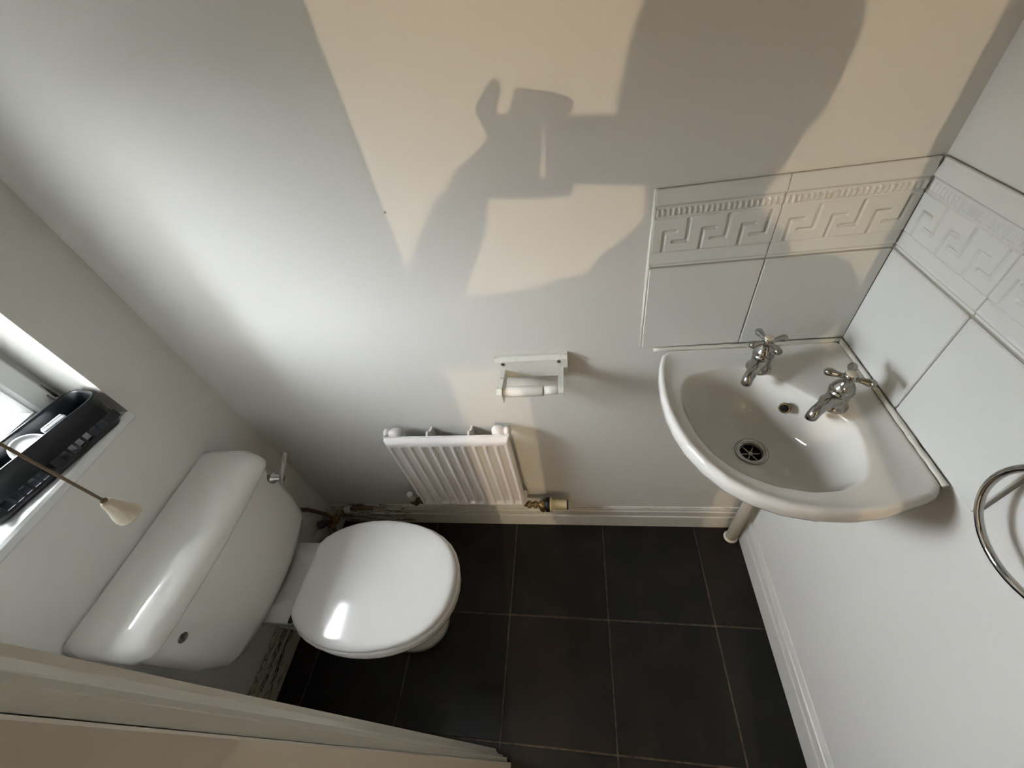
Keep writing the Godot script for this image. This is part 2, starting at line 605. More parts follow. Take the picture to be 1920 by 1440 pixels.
func tiles_on_walls() -> void:
	var plain := Geo.new()
	plain.box(Vector3(0.0995, 0.0985, 0.005), Vector3(0.199, 0.197, 0.010), 0.0016)
	var pm := plain.mesh()
	var bm := border_mesh(0.199, 0.1425)
	var back: Node = get_node("wall_back")
	var right: Node = get_node("wall_right")
	for k in 2:
		var x := 1.181 + 0.2005 * k
		obj("wall_tile", pm, M.glaze, back, Vector3(x, 0.912, -0.0095))
		obj("border_tile", bm, M.glaze, back, Vector3(x, 1.1115, -0.0095))
		var z := 0.0 + 0.1925 * (k + 1)
		for q in [["wall_tile", pm, 0.912], ["border_tile", bm, 1.1115]]:
			var o := obj(q[0], q[1], M.glaze, right, Vector3(1.5895, q[2], z))
			o.rotation.y = -PI / 2
			o.scale = Vector3(0.957, 1, 1)
			o.position.z = z - 0.1925 + 0.0005
	# a small plug hole in the plaster
	var hole := Geo.new()
	hole.lathe([[0.0026, -0.002], [0.0026, 0.0003], [0.0010, 0.0004]], Vector3(HOLE.x, HOLE.y, -0.01), Vector3(0, 0, 1), 12)
	obj("plug_hole", hole, M.tile_grout, back)
	# grout behind the joints and a bead of sealant in the corner and round the edges
	obj("grout_bed", box_geo(Vector3(1.182, 0.913, -0.011), Vector3(1.585, 1.2535, -0.0035)), M.tile_grout, back)
	obj("grout_bed", box_geo(Vector3(1.5835, 0.913, -0.004), Vector3(1.591, 1.2535, 0.384)), M.tile_grout, right)
	var g := Geo.new()
	g.tube([Vector3(1.1805, 0.912, -0.006), Vector3(1.1795, 1.08, -0.0055), Vector3(1.181, 1.254, -0.006)], [0.0042], 8)
	obj("sealant_bead", g, M.sealant, back)


# --------------------------------------------------------------------------------------
func window() -> void:
	var w := Node3D.new()
	w.name = "window_1"
	w.set_meta("kind", "structure")
	w.set_meta("label", "white plastic window in the recess of the left wall")
	add_child(w)
	var xf := -0.118                       # inner face of the outer frame
	var zc := (WIN_Z0 + WIN_Z1) / 2
	var yc := (WIN_Y0 + WIN_Y1) / 2
	var g := Geo.new()
	for z in [WIN_Z0 + 0.004, WIN_Z1 - 0.004]:
		g.box(Vector3(xf - 0.03, yc, z), Vector3(0.06, WIN_Y1 - WIN_Y0, 0.016), 0.002)
	g.box(Vector3(xf - 0.03, WIN_Y1 - 0.012, zc), Vector3(0.06, 0.024, WIN_Z1 - WIN_Z0), 0.002)
	g.box(Vector3(xf - 0.03, WIN_Y0 + 0.012, zc), Vector3(0.06, 0.024, WIN_Z1 - WIN_Z0), 0.002)
	obj("window_frame", g, M.upvc, w)
	# opening sash: stepped stiles with a bevelled bead towards the glass
	var z0 := WIN_Z0 + 0.0155
	var z1 := WIN_Z1 - 0.0155
	var y0 := WIN_Y0 + 0.028
	var y1 := WIN_Y1 - 0.028
	var sash := PackedVector2Array([Vector2(0, 0.012), Vector2(0.006, 0.018), Vector2(0.040, 0.018), Vector2(0.046, 0.013), Vector2(0.050, 0.013), Vector2(0.054, 0.008), Vector2(0.062, -0.004), Vector2(0.062, -0.045), Vector2(0, -0.045)])
	g = Geo.new()
	for e in [[Vector3(xf, y0, z0), Vector3(0, 0, 1), Vector3(0, y1 - y0, 0)], [Vector3(xf, y0, z1), Vector3(0, 0, -1), Vector3(0, y1 - y0, 0)], [Vector3(xf, y0, z0), Vector3(0, 1, 0), Vector3(0, 0, z1 - z0)], [Vector3(xf, y1, z0), Vector3(0, -1, 0), Vector3(0, 0, z1 - z0)]]:
		g.prism(sash, e[0], e[1], Vector3(1, 0, 0), e[2])
	obj("sash", g, M.upvc, w)
	g = Geo.new()                          # the black gasket in the gap
	for z in [z0 - 0.0015, z1 + 0.0015]:
		g.box(Vector3(xf + 0.003, (y0 + y1) / 2, z), Vector3(0.008, y1 - y0, 0.0028), 0.0008)
	for y in [y0 - 0.0015, y1 + 0.0015]:
		g.box(Vector3(xf + 0.003, y, (z0 + z1) / 2), Vector3(0.008, 0.0028, z1 - z0), 0.0008)
	obj("gasket", g, M.rubber, w)
	obj("pane", box_geo(Vector3(xf - 0.024, y0 + 0.05, z0 + 0.05), Vector3(xf - 0.019, y1 - 0.05, z1 - 0.05)), M.pane_glass, w)
	# friction hinge at the foot of the sash
	g = Geo.new()
	g.prism(PackedVector2Array([Vector2(-0.006, 0.0), Vector2(0.004, -0.002), Vector2(0.010, -0.030), Vector2(0.004, -0.052), Vector2(-0.004, -0.050), Vector2(-0.003, -0.028)]), Vector3(xf + 0.006, WIN_Y0 + 0.108, z0 - 0.003), Vector3(1, 0, 0), Vector3.UP, Vector3(0, 0, 0.010))
	obj("hinge", g, M.black_plastic, w)
	g = Geo.new()
	g.tube([Vector3(xf + 0.016, WIN_Y0 + 0.088, z0 + 0.010), Vector3(xf + 0.022, WIN_Y0 + 0.080, z0 + 0.012), Vector3(xf + 0.023, WIN_Y0 + 0.068, z0 + 0.010), Vector3(xf + 0.017, WIN_Y0 + 0.060, z0 + 0.006)], [0.0022], 8)
	obj("catch", g, M.dull_steel, w)
	# sill board
	obj("window_sill", box_geo(Vector3(-0.125, WIN_Y0 - 0.024, WIN_Z0 - 0.001), Vector3(0.006, WIN_Y0, WIN_Z1 + 0.001), 0.005), M.upvc, w)


# --------------------------------------------------------------------------------------
func hall() -> void:
	var fg := Geo.new()
	fg.prism(PackedVector2Array([Vector2(0.70, -0.08), Vector2(4.0, -0.08), Vector2(4.0, 0.0), Vector2(0.991, 0.0), Vector2(0.991, -0.0605), Vector2(0.70, -0.0605)]), Vector3(-0.7, 0, 0), Vector3(0, 0, 1), Vector3.UP, Vector3(3.4, 0, 0))
	struct("floor_hall", fg, mat("hall_floor", Color(0.42, 0.34, 0.26), 0.6), "floor of the hall behind the camera")
	struct("wall_hall_back", box_geo(Vector3(-0.6, 0, 4.0), Vector3(2.6, 2.4, 4.1)), M.hall_paint, "far wall of the hall behind the camera")
	struct("wall_hall_left", box_geo(Vector3(-0.7, 0, 0.79), Vector3(-0.6, 2.4, 4.0)), M.hall_paint, "left wall of the hall behind the camera")
	struct("wall_hall_right", box_geo(Vector3(2.6, 0, 0.79), Vector3(2.7, 2.4, 4.0)), M.hall_paint, "right wall of the hall behind the camera")
	var g := Geo.new()
	g.box(Vector3(-0.30, 1.2, 0.76), Vector3(0.62, 2.4, 0.06))
	g.box(Vector3(2.165, 1.2, 0.76), Vector3(0.87, 2.4, 0.06))
	struct("wall_hall_front", g, M.hall_paint, "hall side of the doorway wall behind the camera")
	struct("ceiling_hall", box_geo(Vector3(-0.7, 2.4, 0.79), Vector3(2.7, 2.5, 4.1)), M.ceiling_paint, "ceiling of the hall behind the camera")
	var t := thing("ceiling_lamp", "warm lamp on the hall ceiling behind the camera", "lamp", LAMP)
	g = Geo.new()
	g.lathe([[0.045, 0.1], [0.043, 0.088], [0.02, 0.08], [0.018, 0.05], [0.0165, 0.028]], Vector3.ZERO, Vector3.UP, 24)
	obj("lamp_holder", g, M.white_plastic, t)
	g = Geo.new()
	g.lathe([[0.013, 0.032], [0.014, 0.024], [0.022, 0.008], [0.024, -0.004], [0.020, -0.016], [0.010, -0.023], [0.001, -0.025]], Vector3.ZERO, Vector3.UP, 20)
	var bulb := mat("bulb_glow", Color(1, 0.9, 0.75), 0.4)
	bulb.emission_enabled = true
	bulb.emission = Color(1.0, 0.80, 0.56)
	bulb.emission_energy_multiplier = 3.0
	obj("bulb", g, bulb, t)
	var l := OmniLight3D.new()
	l.name = "lamp_light"
	l.light_color = Color(1.0, 0.89, 0.73)
	l.light_energy = 2.3
	l.omni_range = 12.0
	l.omni_attenuation = 2.0
	l.light_size = 0.008
	l.shadow_enabled = true
	t.add_child(l)


# --------------------------------------------------------------------------------------
func ring_xz(fn: Callable, n: int, y: float) -> PackedVector3Array:
	var r := PackedVector3Array()
	for j in n:
		var q: Vector2 = fn.call(float(j) / n)
		r.append(Vector3(q.x, y, q.y))
	return r

# outline of the seat: straight back, egg-shaped front; s scales about its middle
const SEAT_W := [[0.237, 0.086], [0.243, 0.1], [0.258, 0.118], [0.28, 0.135], [0.307, 0.149], [0.345, 0.162], [0.39, 0.1705], [0.44, 0.1725], [0.49, 0.1695], [0.54, 0.1605], [0.585, 0.146], [0.62, 0.128], [0.648, 0.106], [0.668, 0.081], [0.681, 0.054], [0.688, 0.027], [0.690, 0.0]]

func seat_half(x: float) -> float:
	for i in SEAT_W.size() - 1:
		if x <= SEAT_W[i + 1][0]:
			return lerpf(SEAT_W[i][1], SEAT_W[i + 1][1], clampf((x - SEAT_W[i][0]) / (SEAT_W[i + 1][0] - SEAT_W[i][0]), 0.0, 1.0))
	return 0.0

func seat_ring(y: float, grow: float, scaled := 1.0) -> PackedVector3Array:
	var side := []
	for e in SEAT_W:
		side.append(Vector2(e[0], e[1]))
	var pts := []
	for k in 5:
		pts.append(Vector2(0.237, lerpf(-0.086, 0.086, k / 5.0)))
	pts.append_array(side)
	for i in range(side.size() - 2, 0, -1):
		pts.append(Vector2(side[i].x, -side[i].y))
	# grow outwards along the normals
	var r := PackedVector3Array()
	var n := pts.size()
	for i in n:
		var t: Vector2 = (pts[(i + 1) % n] - pts[(i - 1 + n) % n]).normalized()
		var q: Vector2 = pts[i] + Vector2(-t.y, t.x) * grow
		q = Vector2(0.455, 0.0) + (q - Vector2(0.455, 0.0)) * scaled
		r.append(Vector3(q.x, y, q.y))
	return r

func toilet() -> void:
	var zc := 0.360
	var t := thing("toilet", "white close-coupled toilet with its lid closed, against the left wall", "toilet", Vector3(0, 0, zc))
	# pan: rim, bowl and pedestal as one shape; sections are closed outlines seen from above
	var pan := Geo.new()
	var rings := []
	for e in [[0.0, 0.20, 0.555, 0.098, 0.115], [0.02, 0.20, 0.552, 0.096, 0.115], [0.05, 0.205, 0.542, 0.086, 0.11], [0.12, 0.205, 0.545, 0.084, 0.105], [0.18, 0.20, 0.570, 0.094, 0.103], [0.235, 0.17, 0.605, 0.115, 0.104], [0.285, 0.13, 0.638, 0.139, 0.106], [0.325, 0.09, 0.662, 0.156, 0.108], [0.352, 0.06, 0.682, 0.172, 0.110], [0.372, 0.045, 0.689, 0.1775, 0.1115], [0.386, 0.040, 0.690, 0.178, 0.112], [0.393, 0.043, 0.685, 0.173, 0.110]]:
		var xr := 0.43
		var half := PackedVector2Array()      # front tip round to the middle of the back edge
		for j in 13:
			var a := PI / 2 * j / 12.0
			half.append(Vector2(xr + (e[2] - xr) * pow(cos(a), 0.92) if j < 12 else xr, e[3] * pow(sin(a), 0.96)))
		for j in range(1, 17):
			var x: float = lerpf(xr, e[1] + 0.012, j / 16.0)
			var w: float = e[3] * seat_half(x) / 0.1725
			half.append(Vector2(x, lerpf(w, e[4], 1.0 - smoothstep(0.225, 0.275 if e[3] > e[4] else 0.36, x))))
		half.append(Vector2(e[1] + 0.004, e[4] - 0.004))
		half.append(Vector2(e[1], e[4] - 0.014))
		half.append(Vector2(e[1], 0.0))
		var r := PackedVector3Array()
		for q in half:
			r.append(Vector3(q.x, e[0], q.y))
		for j in range(half.size() - 2, 0, -1):
			r.append(Vector3(half[j].x, e[0], -half[j].y))
		rings.append(r)
	pan.loft(rings, 0)
	obj("pan", pan, M.porcelain, t)
	# seat ring and lid
	var seat := Geo.new()
	seat.loft([seat_ring(0.394, -0.012), seat_ring(0.396, -0.001), seat_ring(0.401, 0.004), seat_ring(0.408, 0.005), seat_ring(0.4125, 0.001), seat_ring(0.4135, -0.008)], 0)
	obj("seat", seat, M.seat_plastic, t)
	var lid := Geo.new()
	var lr := []
	for e in [[0.4155, -0.012, 1.0], [0.4165, -0.004, 1.0], [0.4205, -0.0005, 1.0], [0.4265, -0.001, 1.0], [0.4315, -0.005, 1.0], [0.4345, -0.012, 1.0], [0.4360, -0.022, 1.0], [0.4378, -0.024, 0.85], [0.4392, -0.024, 0.65], [0.4402, -0.024, 0.4], [0.4407, -0.024, 0.15]]:
		lr.append(seat_ring(e[0], e[1], e[2]))
	lid.loft(lr, 0)
	obj("lid", lid, M.seat_plastic, t)
	for z in [-0.064, 0.098]:
		var h := Geo.new()
		h.tube([Vector3(0.2290, 0.399, z - 0.015), Vector3(0.2290, 0.399, z + 0.015)], [0.0052], 12)
		h.box(Vector3(0.2350, 0.399, z), Vector3(0.010, 0.010, 0.026), 0.002)
		obj("hinge", h, M.black_plastic, t)
	# cistern, slightly off the pan's axis
	var cz := 0.0155
	var body := Geo.new()
	rings = []
	for e in [[0.398, 0.132, 0.150, 0.03], [0.402, 0.154, 0.178, 0.03], [0.418, 0.169, 0.202, 0.028], [0.45, 0.176, 0.219, 0.024], [0.52, 0.179, 0.230, 0.022], [0.60, 0.180, 0.235, 0.021], [0.70, 0.181, 0.238, 0.020], [0.712, 0.181, 0.238, 0.020]]:
		rings.append(cistern_ring(e[0], e[1], e[2], 0.004, cz, e[3]))
	body.loft(rings, 0)
	var cb := obj("cistern", body, M.porcelain, t)
	var top := Geo.new()
	rings = []
	for e in [[0.695, 0.182, 0.240, 0.003], [0.693, 0.187, 0.2445, 0.002], [0.698, 0.1905, 0.2465, 0.002], [0.708, 0.1905, 0.2465, 0.002], [0.720, 0.187, 0.2455, 0.002], [0.7305, 0.179, 0.243, 0.002], [0.739, 0.167, 0.239, 0.002], [0.7445, 0.152, 0.233, 0.003], [0.748, 0.132, 0.223, 0.006], [0.7505, 0.105, 0.205, 0.014]]:
		rings.append(cistern_ring(e[0], e[1], e[2], e[3], cz, 0.015))
	top.loft(rings, 0)
	obj("cistern_lid", top, M.porcelain, t)
	# flush lever at the far end of the front
	var lv := Geo.new()
	lv.lathe([[0.0165, 0.0], [0.0165, 0.004], [0.013, 0.007], [0.013, 0.010], [0.0155, 0.012], [0.0155, 0.017], [0.010, 0.020], [0.009, 0.046]], Vector3(0.160, 0.650, -0.190), Vector3(1, 0, 0), 20)
	var lever := obj("flush_lever", lv, M.chrome, cb)
	lv = Geo.new()
	lv.box(Vector3(0.205, 0.669, -0.214), Vector3(0.013, 0.006, 0.086), 0.0025, Basis(Vector3.RIGHT, 0.47))
	obj("flush_handle", lv, M.bright_chrome, t)
	lv = Geo.new()
	lv.lathe([[0.0115, 0.0], [0.0115, 0.002], [0.0095, 0.0034], [0.0088, 0.0026], [0.0005, 0.0030]], Vector3(0.1655, 0.648, 0.201), Vector3(1, 0.02, 0.16), 20)
	obj("badge", lv, M.dull_steel, cb)

# x bulges from the corners (xs) towards the middle; hw = half width
func cistern_ring(y: float, xf: float, hw: float, x0: float, cz: float, bow: float) -> PackedVector3Array:
	var r := PackedVector3Array()
	var n := 30
	var cr := 0.036
	for j in n + 1:
		var u := -1.0 + 2.0 * j / n
		var z := hw * u
		var x := xf - bow * u * u
		var d := hw - absf(z)
		if d < cr:
			x -= cr - sqrt(maxf(0.0, cr * cr - (cr - d) * (cr - d)))
		r.append(Vector3(maxf(x, x0 + 0.001), y, cz + z))
	for q in [[0.7, 1.0], [0.3, 1.0], [0.0, 0.995]]:
		r.append(Vector3(lerpf(x0, xf - bow - cr, q[0]), y, cz + hw * q[1]))
	for j in range(1, 8):
		r.append(Vector3(x0, y, cz + hw * 0.995 * (1.0 - j / 4.0)))
	for q in [[0.0, 0.995], [0.3, 1.0], [0.7, 1.0]]:
		r.append(Vector3(lerpf(x0, xf - bow - cr, q[0]), y, cz - hw * q[1]))
	return r


# --------------------------------------------------------------------------------------
# corner basin: plan coordinates (u, w) = distance from the right and from the back tiles
const BASIN_OUT := [[0.0, 0.0], [0.10, 0.0], [0.20, 0.0], [0.30, 0.0], [0.340, 0.001], [0.356, 0.012], [0.366, 0.045], [0.373, 0.085], [0.3755, 0.13], [0.3735, 0.175], [0.366, 0.215], [0.353, 0.255], [0.332, 0.294], [0.303, 0.330], [0.268, 0.356], [0.225, 0.374], [0.18, 0.3825], [0.13, 0.3835], [0.085, 0.377], [0.045, 0.363], [0.014, 0.352], [0.001, 0.335], [0.0, 0.29], [0.0, 0.20], [0.0, 0.10]]
const BASIN_BOWL := [[0.120, 0.128], [0.150, 0.092], [0.176, 0.066], [0.21, 0.058], [0.26, 0.062], [0.305, 0.075], [0.328, 0.100], [0.338, 0.135], [0.339, 0.172], [0.329, 0.225], [0.308, 0.272], [0.275, 0.308], [0.232, 0.332], [0.18, 0.343], [0.135, 0.340], [0.100, 0.322], [0.080, 0.29], [0.070, 0.25], [0.066, 0.21], [0.085, 0.172]]

func polar(outline: Array, c: Vector2, ang: float) -> float:
	var d := Vector2(cos(ang), sin(ang))
	var best := 0.0
	for i in outline.size():
		var a := Vector2(outline[i][0], outline[i][1]) - c
		var b := Vector2(outline[(i + 1) % outline.size()][0], outline[(i + 1) % outline.size()][1]) - c
		var e := b - a
		var den := d.cross(e)
		if absf(den) < 1e-9:
			continue
		var t := a.cross(e) / den
		var k := a.cross(d) / den
		if t > 0.0 and k >= -1e-6 and k <= 1.000001:
			best = maxf(best, t)
	return best

func basin() -> void:
	var corner := Vector3(1.579, 0, 0.001)
	var t := thing("corner_basin", "white corner basin with a chrome waste, in the tiled corner", "basin", corner)
	var c := Vector2(0.196, 0.190)
	var n := 144
	var out_r := PackedFloat32Array()
	var bowl_r := PackedFloat32Array()
	for j in n:
		var a := TAU * j / n
		out_r.append(polar(BASIN_OUT, c, a))
		bowl_r.append(polar(BASIN_BOWL, c, a))
	for k in 2:                               # soften the corners of the bowl edge
		var sm := bowl_r.duplicate()
		for j in n:
			sm[j] = (bowl_r[(j + n - 1) % n] + 2.0 * bowl_r[j] + bowl_r[(j + 1) % n]) / 4.0
		bowl_r = sm
	var put := func(a: float, r: float, y: float) -> Vector3:
		return Vector3(-(c.x + cos(a) * r), y, c.y + sin(a) * r)
	var rings := []
	var row := func(fn: Callable) -> void:
		var r := PackedVector3Array()
		for j in n:
			r.append(fn.call(TAU * j / n, bowl_r[j], out_r[j]))
		rings.append(r)
	# bowl from the waste up to its lip
	row.call(func(a, b, o): return put.call(a, 0.020, 0.779))
	row.call(func(a, b, o): return put.call(a, 0.029, 0.781))
	for e in [[0.12, 0.785], [0.28, 0.7895], [0.44, 0.797], [0.58, 0.808], [0.70, 0.823], [0.80, 0.842], [0.875, 0.861], [0.93, 0.8775], [0.965, 0.8875], [0.985, 0.8925], [1.0, 0.8955]]:
		row.call(func(a, b, o): return put.call(a, lerpf(0.030, b, e[0]), e[1]))
	# flat top, then the rolled outer edge
	for e in [[0.03, 0.8975], [0.10, 0.8985], [0.45, 0.8985], [0.75, 0.8990]]:
		row.call(func(a, b, o): return put.call(a, lerpf(b, o - 0.010, e[0]), e[1] + 0.006 * smoothstep(0.5, 1.0, e[0]) * smoothstep(0.06, 0.02, o - b)))
	for e in [[0.0125, 0.9040], [0.0075, 0.9050], [0.0035, 0.9025], [0.0008, 0.8975], [0.0, 0.890], [0.0005, 0.878], [0.0035, 0.869], [0.009, 0.863]]:
		row.call(func(a, b, o): return put.call(a, o - e[0], e[1]))
	# underside
	for e in [[0.93, 0.855], [0.86, 0.838], [0.74, 0.812], [0.60, 0.788], [0.44, 0.770], [0.25, 0.760]]:
		row.call(func(a, b, o): return put.call(a, o * e[0] if o * e[0] < 0.30 else o * e[0], e[1]))
	var g := Geo.new()
	g.loft(rings, 0, false, true)
	obj("bowl", g, M.porcelain, t)
	# waste: flange, dark throat, cross bars
	var dc := Vector3(-c.x, 0.0, c.y)
	g = Geo.new()
	g.lathe([[0.0315, 0.7815], [0.0315, 0.7845], [0.029, 0.7860], [0.0225, 0.7848], [0.0205, 0.7825], [0.0200, 0.765]], dc, Vector3.UP, 32, 0, false, false)
	var waste := obj("waste", g, M.chrome, t)
	g = Geo.new()
	g.lathe([[0.0200, 0.764], [0.0202, 0.7655]], dc, Vector3.UP, 24)
	obj("throat", g, M.dark_hole, waste)
	g = Geo.new()
	for k in 3:
		g.box(dc + Vector3(0, 0.774, 0), Vector3(0.039, 0.003, 0.0028), 0.0008, Basis(Vector3.UP, k * PI / 3))
	g.lathe([[0.006, 0.772], [0.006, 0.777], [0.003, 0.779]], dc, Vector3.UP, 12)
	obj("cross_bar", g, M.chrome, waste)
	# overflow hole in the back of the bowl
	g = Geo.new()
	var dirn := Vector3(-0.71, 0.0, 0.71)
	var oc := Vector3(-0.1415, 0.862, 0.1425)
	g.lathe([[0.0105, -0.004], [0.0105, 0.0012], [0.0085, 0.0022], [0.0075, 0.0005]], oc, dirn + Vector3(0, 0.45, 0), 20, 0, false, false)
	obj("overflow_ring", g, M.brass, t)
	g = Geo.new()
	g.lathe([[0.0078, -0.003], [0.0078, 0.0004]], oc, dirn + Vector3(0, 0.45, 0), 20)
	obj("overflow_hole", g, M.dark_hole, t)
	# chain stay at the edge of the bowl
	g = Geo.new()
	g.lathe([[0.0075, 0.0], [0.0075, 0.004], [0.005, 0.006], [0.0045, 0.012], [0.0065, 0.013], [0.0065, 0.019], [0.004, 0.021]], Vector3(-0.116, 0.892, 0.1855), Vector3(-0.75, 0.35, 0.45), 16)
	obj("chain_stay", g, M.chrome, t)
	# sealant along both walls
	g = Geo.new()
	var path := []
	var rr := []
	var rng := RandomNumberGenerator.new()
	rng.seed = 8
	for k in 24:
		path.append(Vector3(-0.372 + 0.375 * k / 23.0, 0.9075 + rng.randf_range(-0.0006, 0.0006), 0.002))
		rr.append(rng.randf_range(0.0042, 0.0054))
	g.tube(path, rr, 8)
	path = []
	rr = []
	for k in 24:
		path.append(Vector3(-0.002, 0.9075 + rng.randf_range(-0.0006, 0.0006), 0.338 * k / 23.0))
		rr.append(rng.randf_range(0.0040, 0.0052))
	g.tube(path, rr, 8)
	obj("sealant_bead", g, M.sealant, t)
	# grime in the bowl
	tap("cold tap", Vector3(1.404, 0.8990, 0.064), Vector2(-0.52, 0.66), -0.25, "chrome pillar tap with a cross head, nearest the back wall tiles")
	tap("hot tap", Vector3(1.498, 0.9000, 0.168), Vector2(-0.74, 0.50), 0.55, "chrome pillar tap with a cross head, nearest the right wall")
	# the white waste pipe below
	var p := thing("waste_pipe", "white waste pipe standing in the corner under the basin", "pipe", Vector3(1.5545, 0, 0.036))
	g = Geo.new()
	g.lathe([[0.0178, 0.0], [0.0178, 0.50], [0.0178, 0.60]], Vector3.ZERO, Vector3.UP, 28)
	g.lathe([[0.022, 0.58], [0.0235, 0.59], [0.0235, 0.64], [0.021, 0.65]], Vector3.ZERO, Vector3.UP, 28)
	g.tube([Vector3(0, 0.63, 0), Vector3(-0.004, 0.66, 0.004), Vector3(-0.03, 0.685, 0.03), Vector3(-0.10, 0.694, 0.09), Vector3(-0.150, 0.702, 0.135), Vector3(-0.168, 0.72, 0.152), Vector3(-0.1705, 0.756, 0.155)], [0.018], 16)
	obj("pipe", g, mat("pipe_plastic", Color(0.88, 0.85, 0.80), 0.4), p)
	g = Geo.new()
	g.lathe([[0.0235, 0.0], [0.0235, 0.003], [0.0195, 0.0075], [0.0182, 0.008]], Vector3.ZERO, Vector3.UP, 28)
	obj("floor_collar", g, M.sealant, p)

func tap(_n: String, at: Vector3, dir2: Vector2, spin: float, label: String) -> void:
	var t := thing("basin_tap", label, "tap", at, 0.0, "pair of basin taps")
	t.scale = Vector3.ONE * 0.84
	var d := Vector3(dir2.x, 0, dir2.y).normalized()
	var g := Geo.new()
	g.lathe([[0.0275, 0.0], [0.0275, 0.004], [0.0255, 0.007], [0.0225, 0.012], [0.0210, 0.024], [0.0215, 0.036], [0.0220, 0.042]], Vector3.ZERO, Vector3.UP, 28)
	# spout: leaves the body, dips to the nozzle
	g.tube([d * 0.004 + Vector3(0, 0.024, 0), d * 0.020 + Vector3(0, 0.028, 0), d * 0.038 + Vector3(0, 0.0295, 0), d * 0.055 + Vector3(0, 0.028, 0), d * 0.067 + Vector3(0, 0.0235, 0), d * 0.0725 + Vector3(0, 0.017, 0), d * 0.0735 + Vector3(0, 0.008, 0)], [0.0190, 0.0165, 0.0138, 0.0124, 0.0120, 0.0118, 0.0115], 20)
	obj("body", g, M.chrome, t)
	g = Geo.new()
	g.lathe([[0.0108, 0.0075], [0.0095, 0.0070]], d * 0.0736, Vector3.UP, 18)
	obj("nozzle", g, M.dark_hole, t)
	g = Geo.new()                              # bonnet with rings
	g.lathe([[0.0222, 0.040], [0.0230, 0.043], [0.0230, 0.046], [0.0208, 0.048], [0.0208, 0.051], [0.0215, 0.053], [0.0200, 0.058], [0.0155, 0.066], [0.0110, 0.071], [0.0095, 0.076]], Vector3.ZERO, Vector3.UP, 28)
	obj("bonnet", g, M.chrome, t)
	var hd := Geo.new()                        # cross head: hub and four bulbous arms
	hd.lathe([[0.0098, 0.074], [0.0125, 0.078], [0.0132, 0.086], [0.0115, 0.092], [0.0105, 0.094]], Vector3.ZERO, Vector3.UP, 24)
	for k in 4:
		var a := spin + k * PI / 2
		var e := Vector3(cos(a), 0, sin(a))
		var up := Vector3(0, 0.0835, 0)
		hd.tube([up + e * 0.006, up + e * 0.015, up + e * 0.022, up + e * 0.030, up + e * 0.037, up + e * 0.0425, up + e * 0.0450], [0.0066, 0.0056, 0.0062, 0.0082, 0.0090, 0.0064, 0.0015], 14)
	var head := obj("cross_head", hd, M.chrome, t)
	g = Geo.new()
	g.lathe([[0.0102, 0.0935], [0.0100, 0.0955], [0.0080, 0.0968], [0.0005, 0.0972]], Vector3.ZERO, Vector3.UP, 20)
	obj("index_cap", g, M.pull_plastic, head)


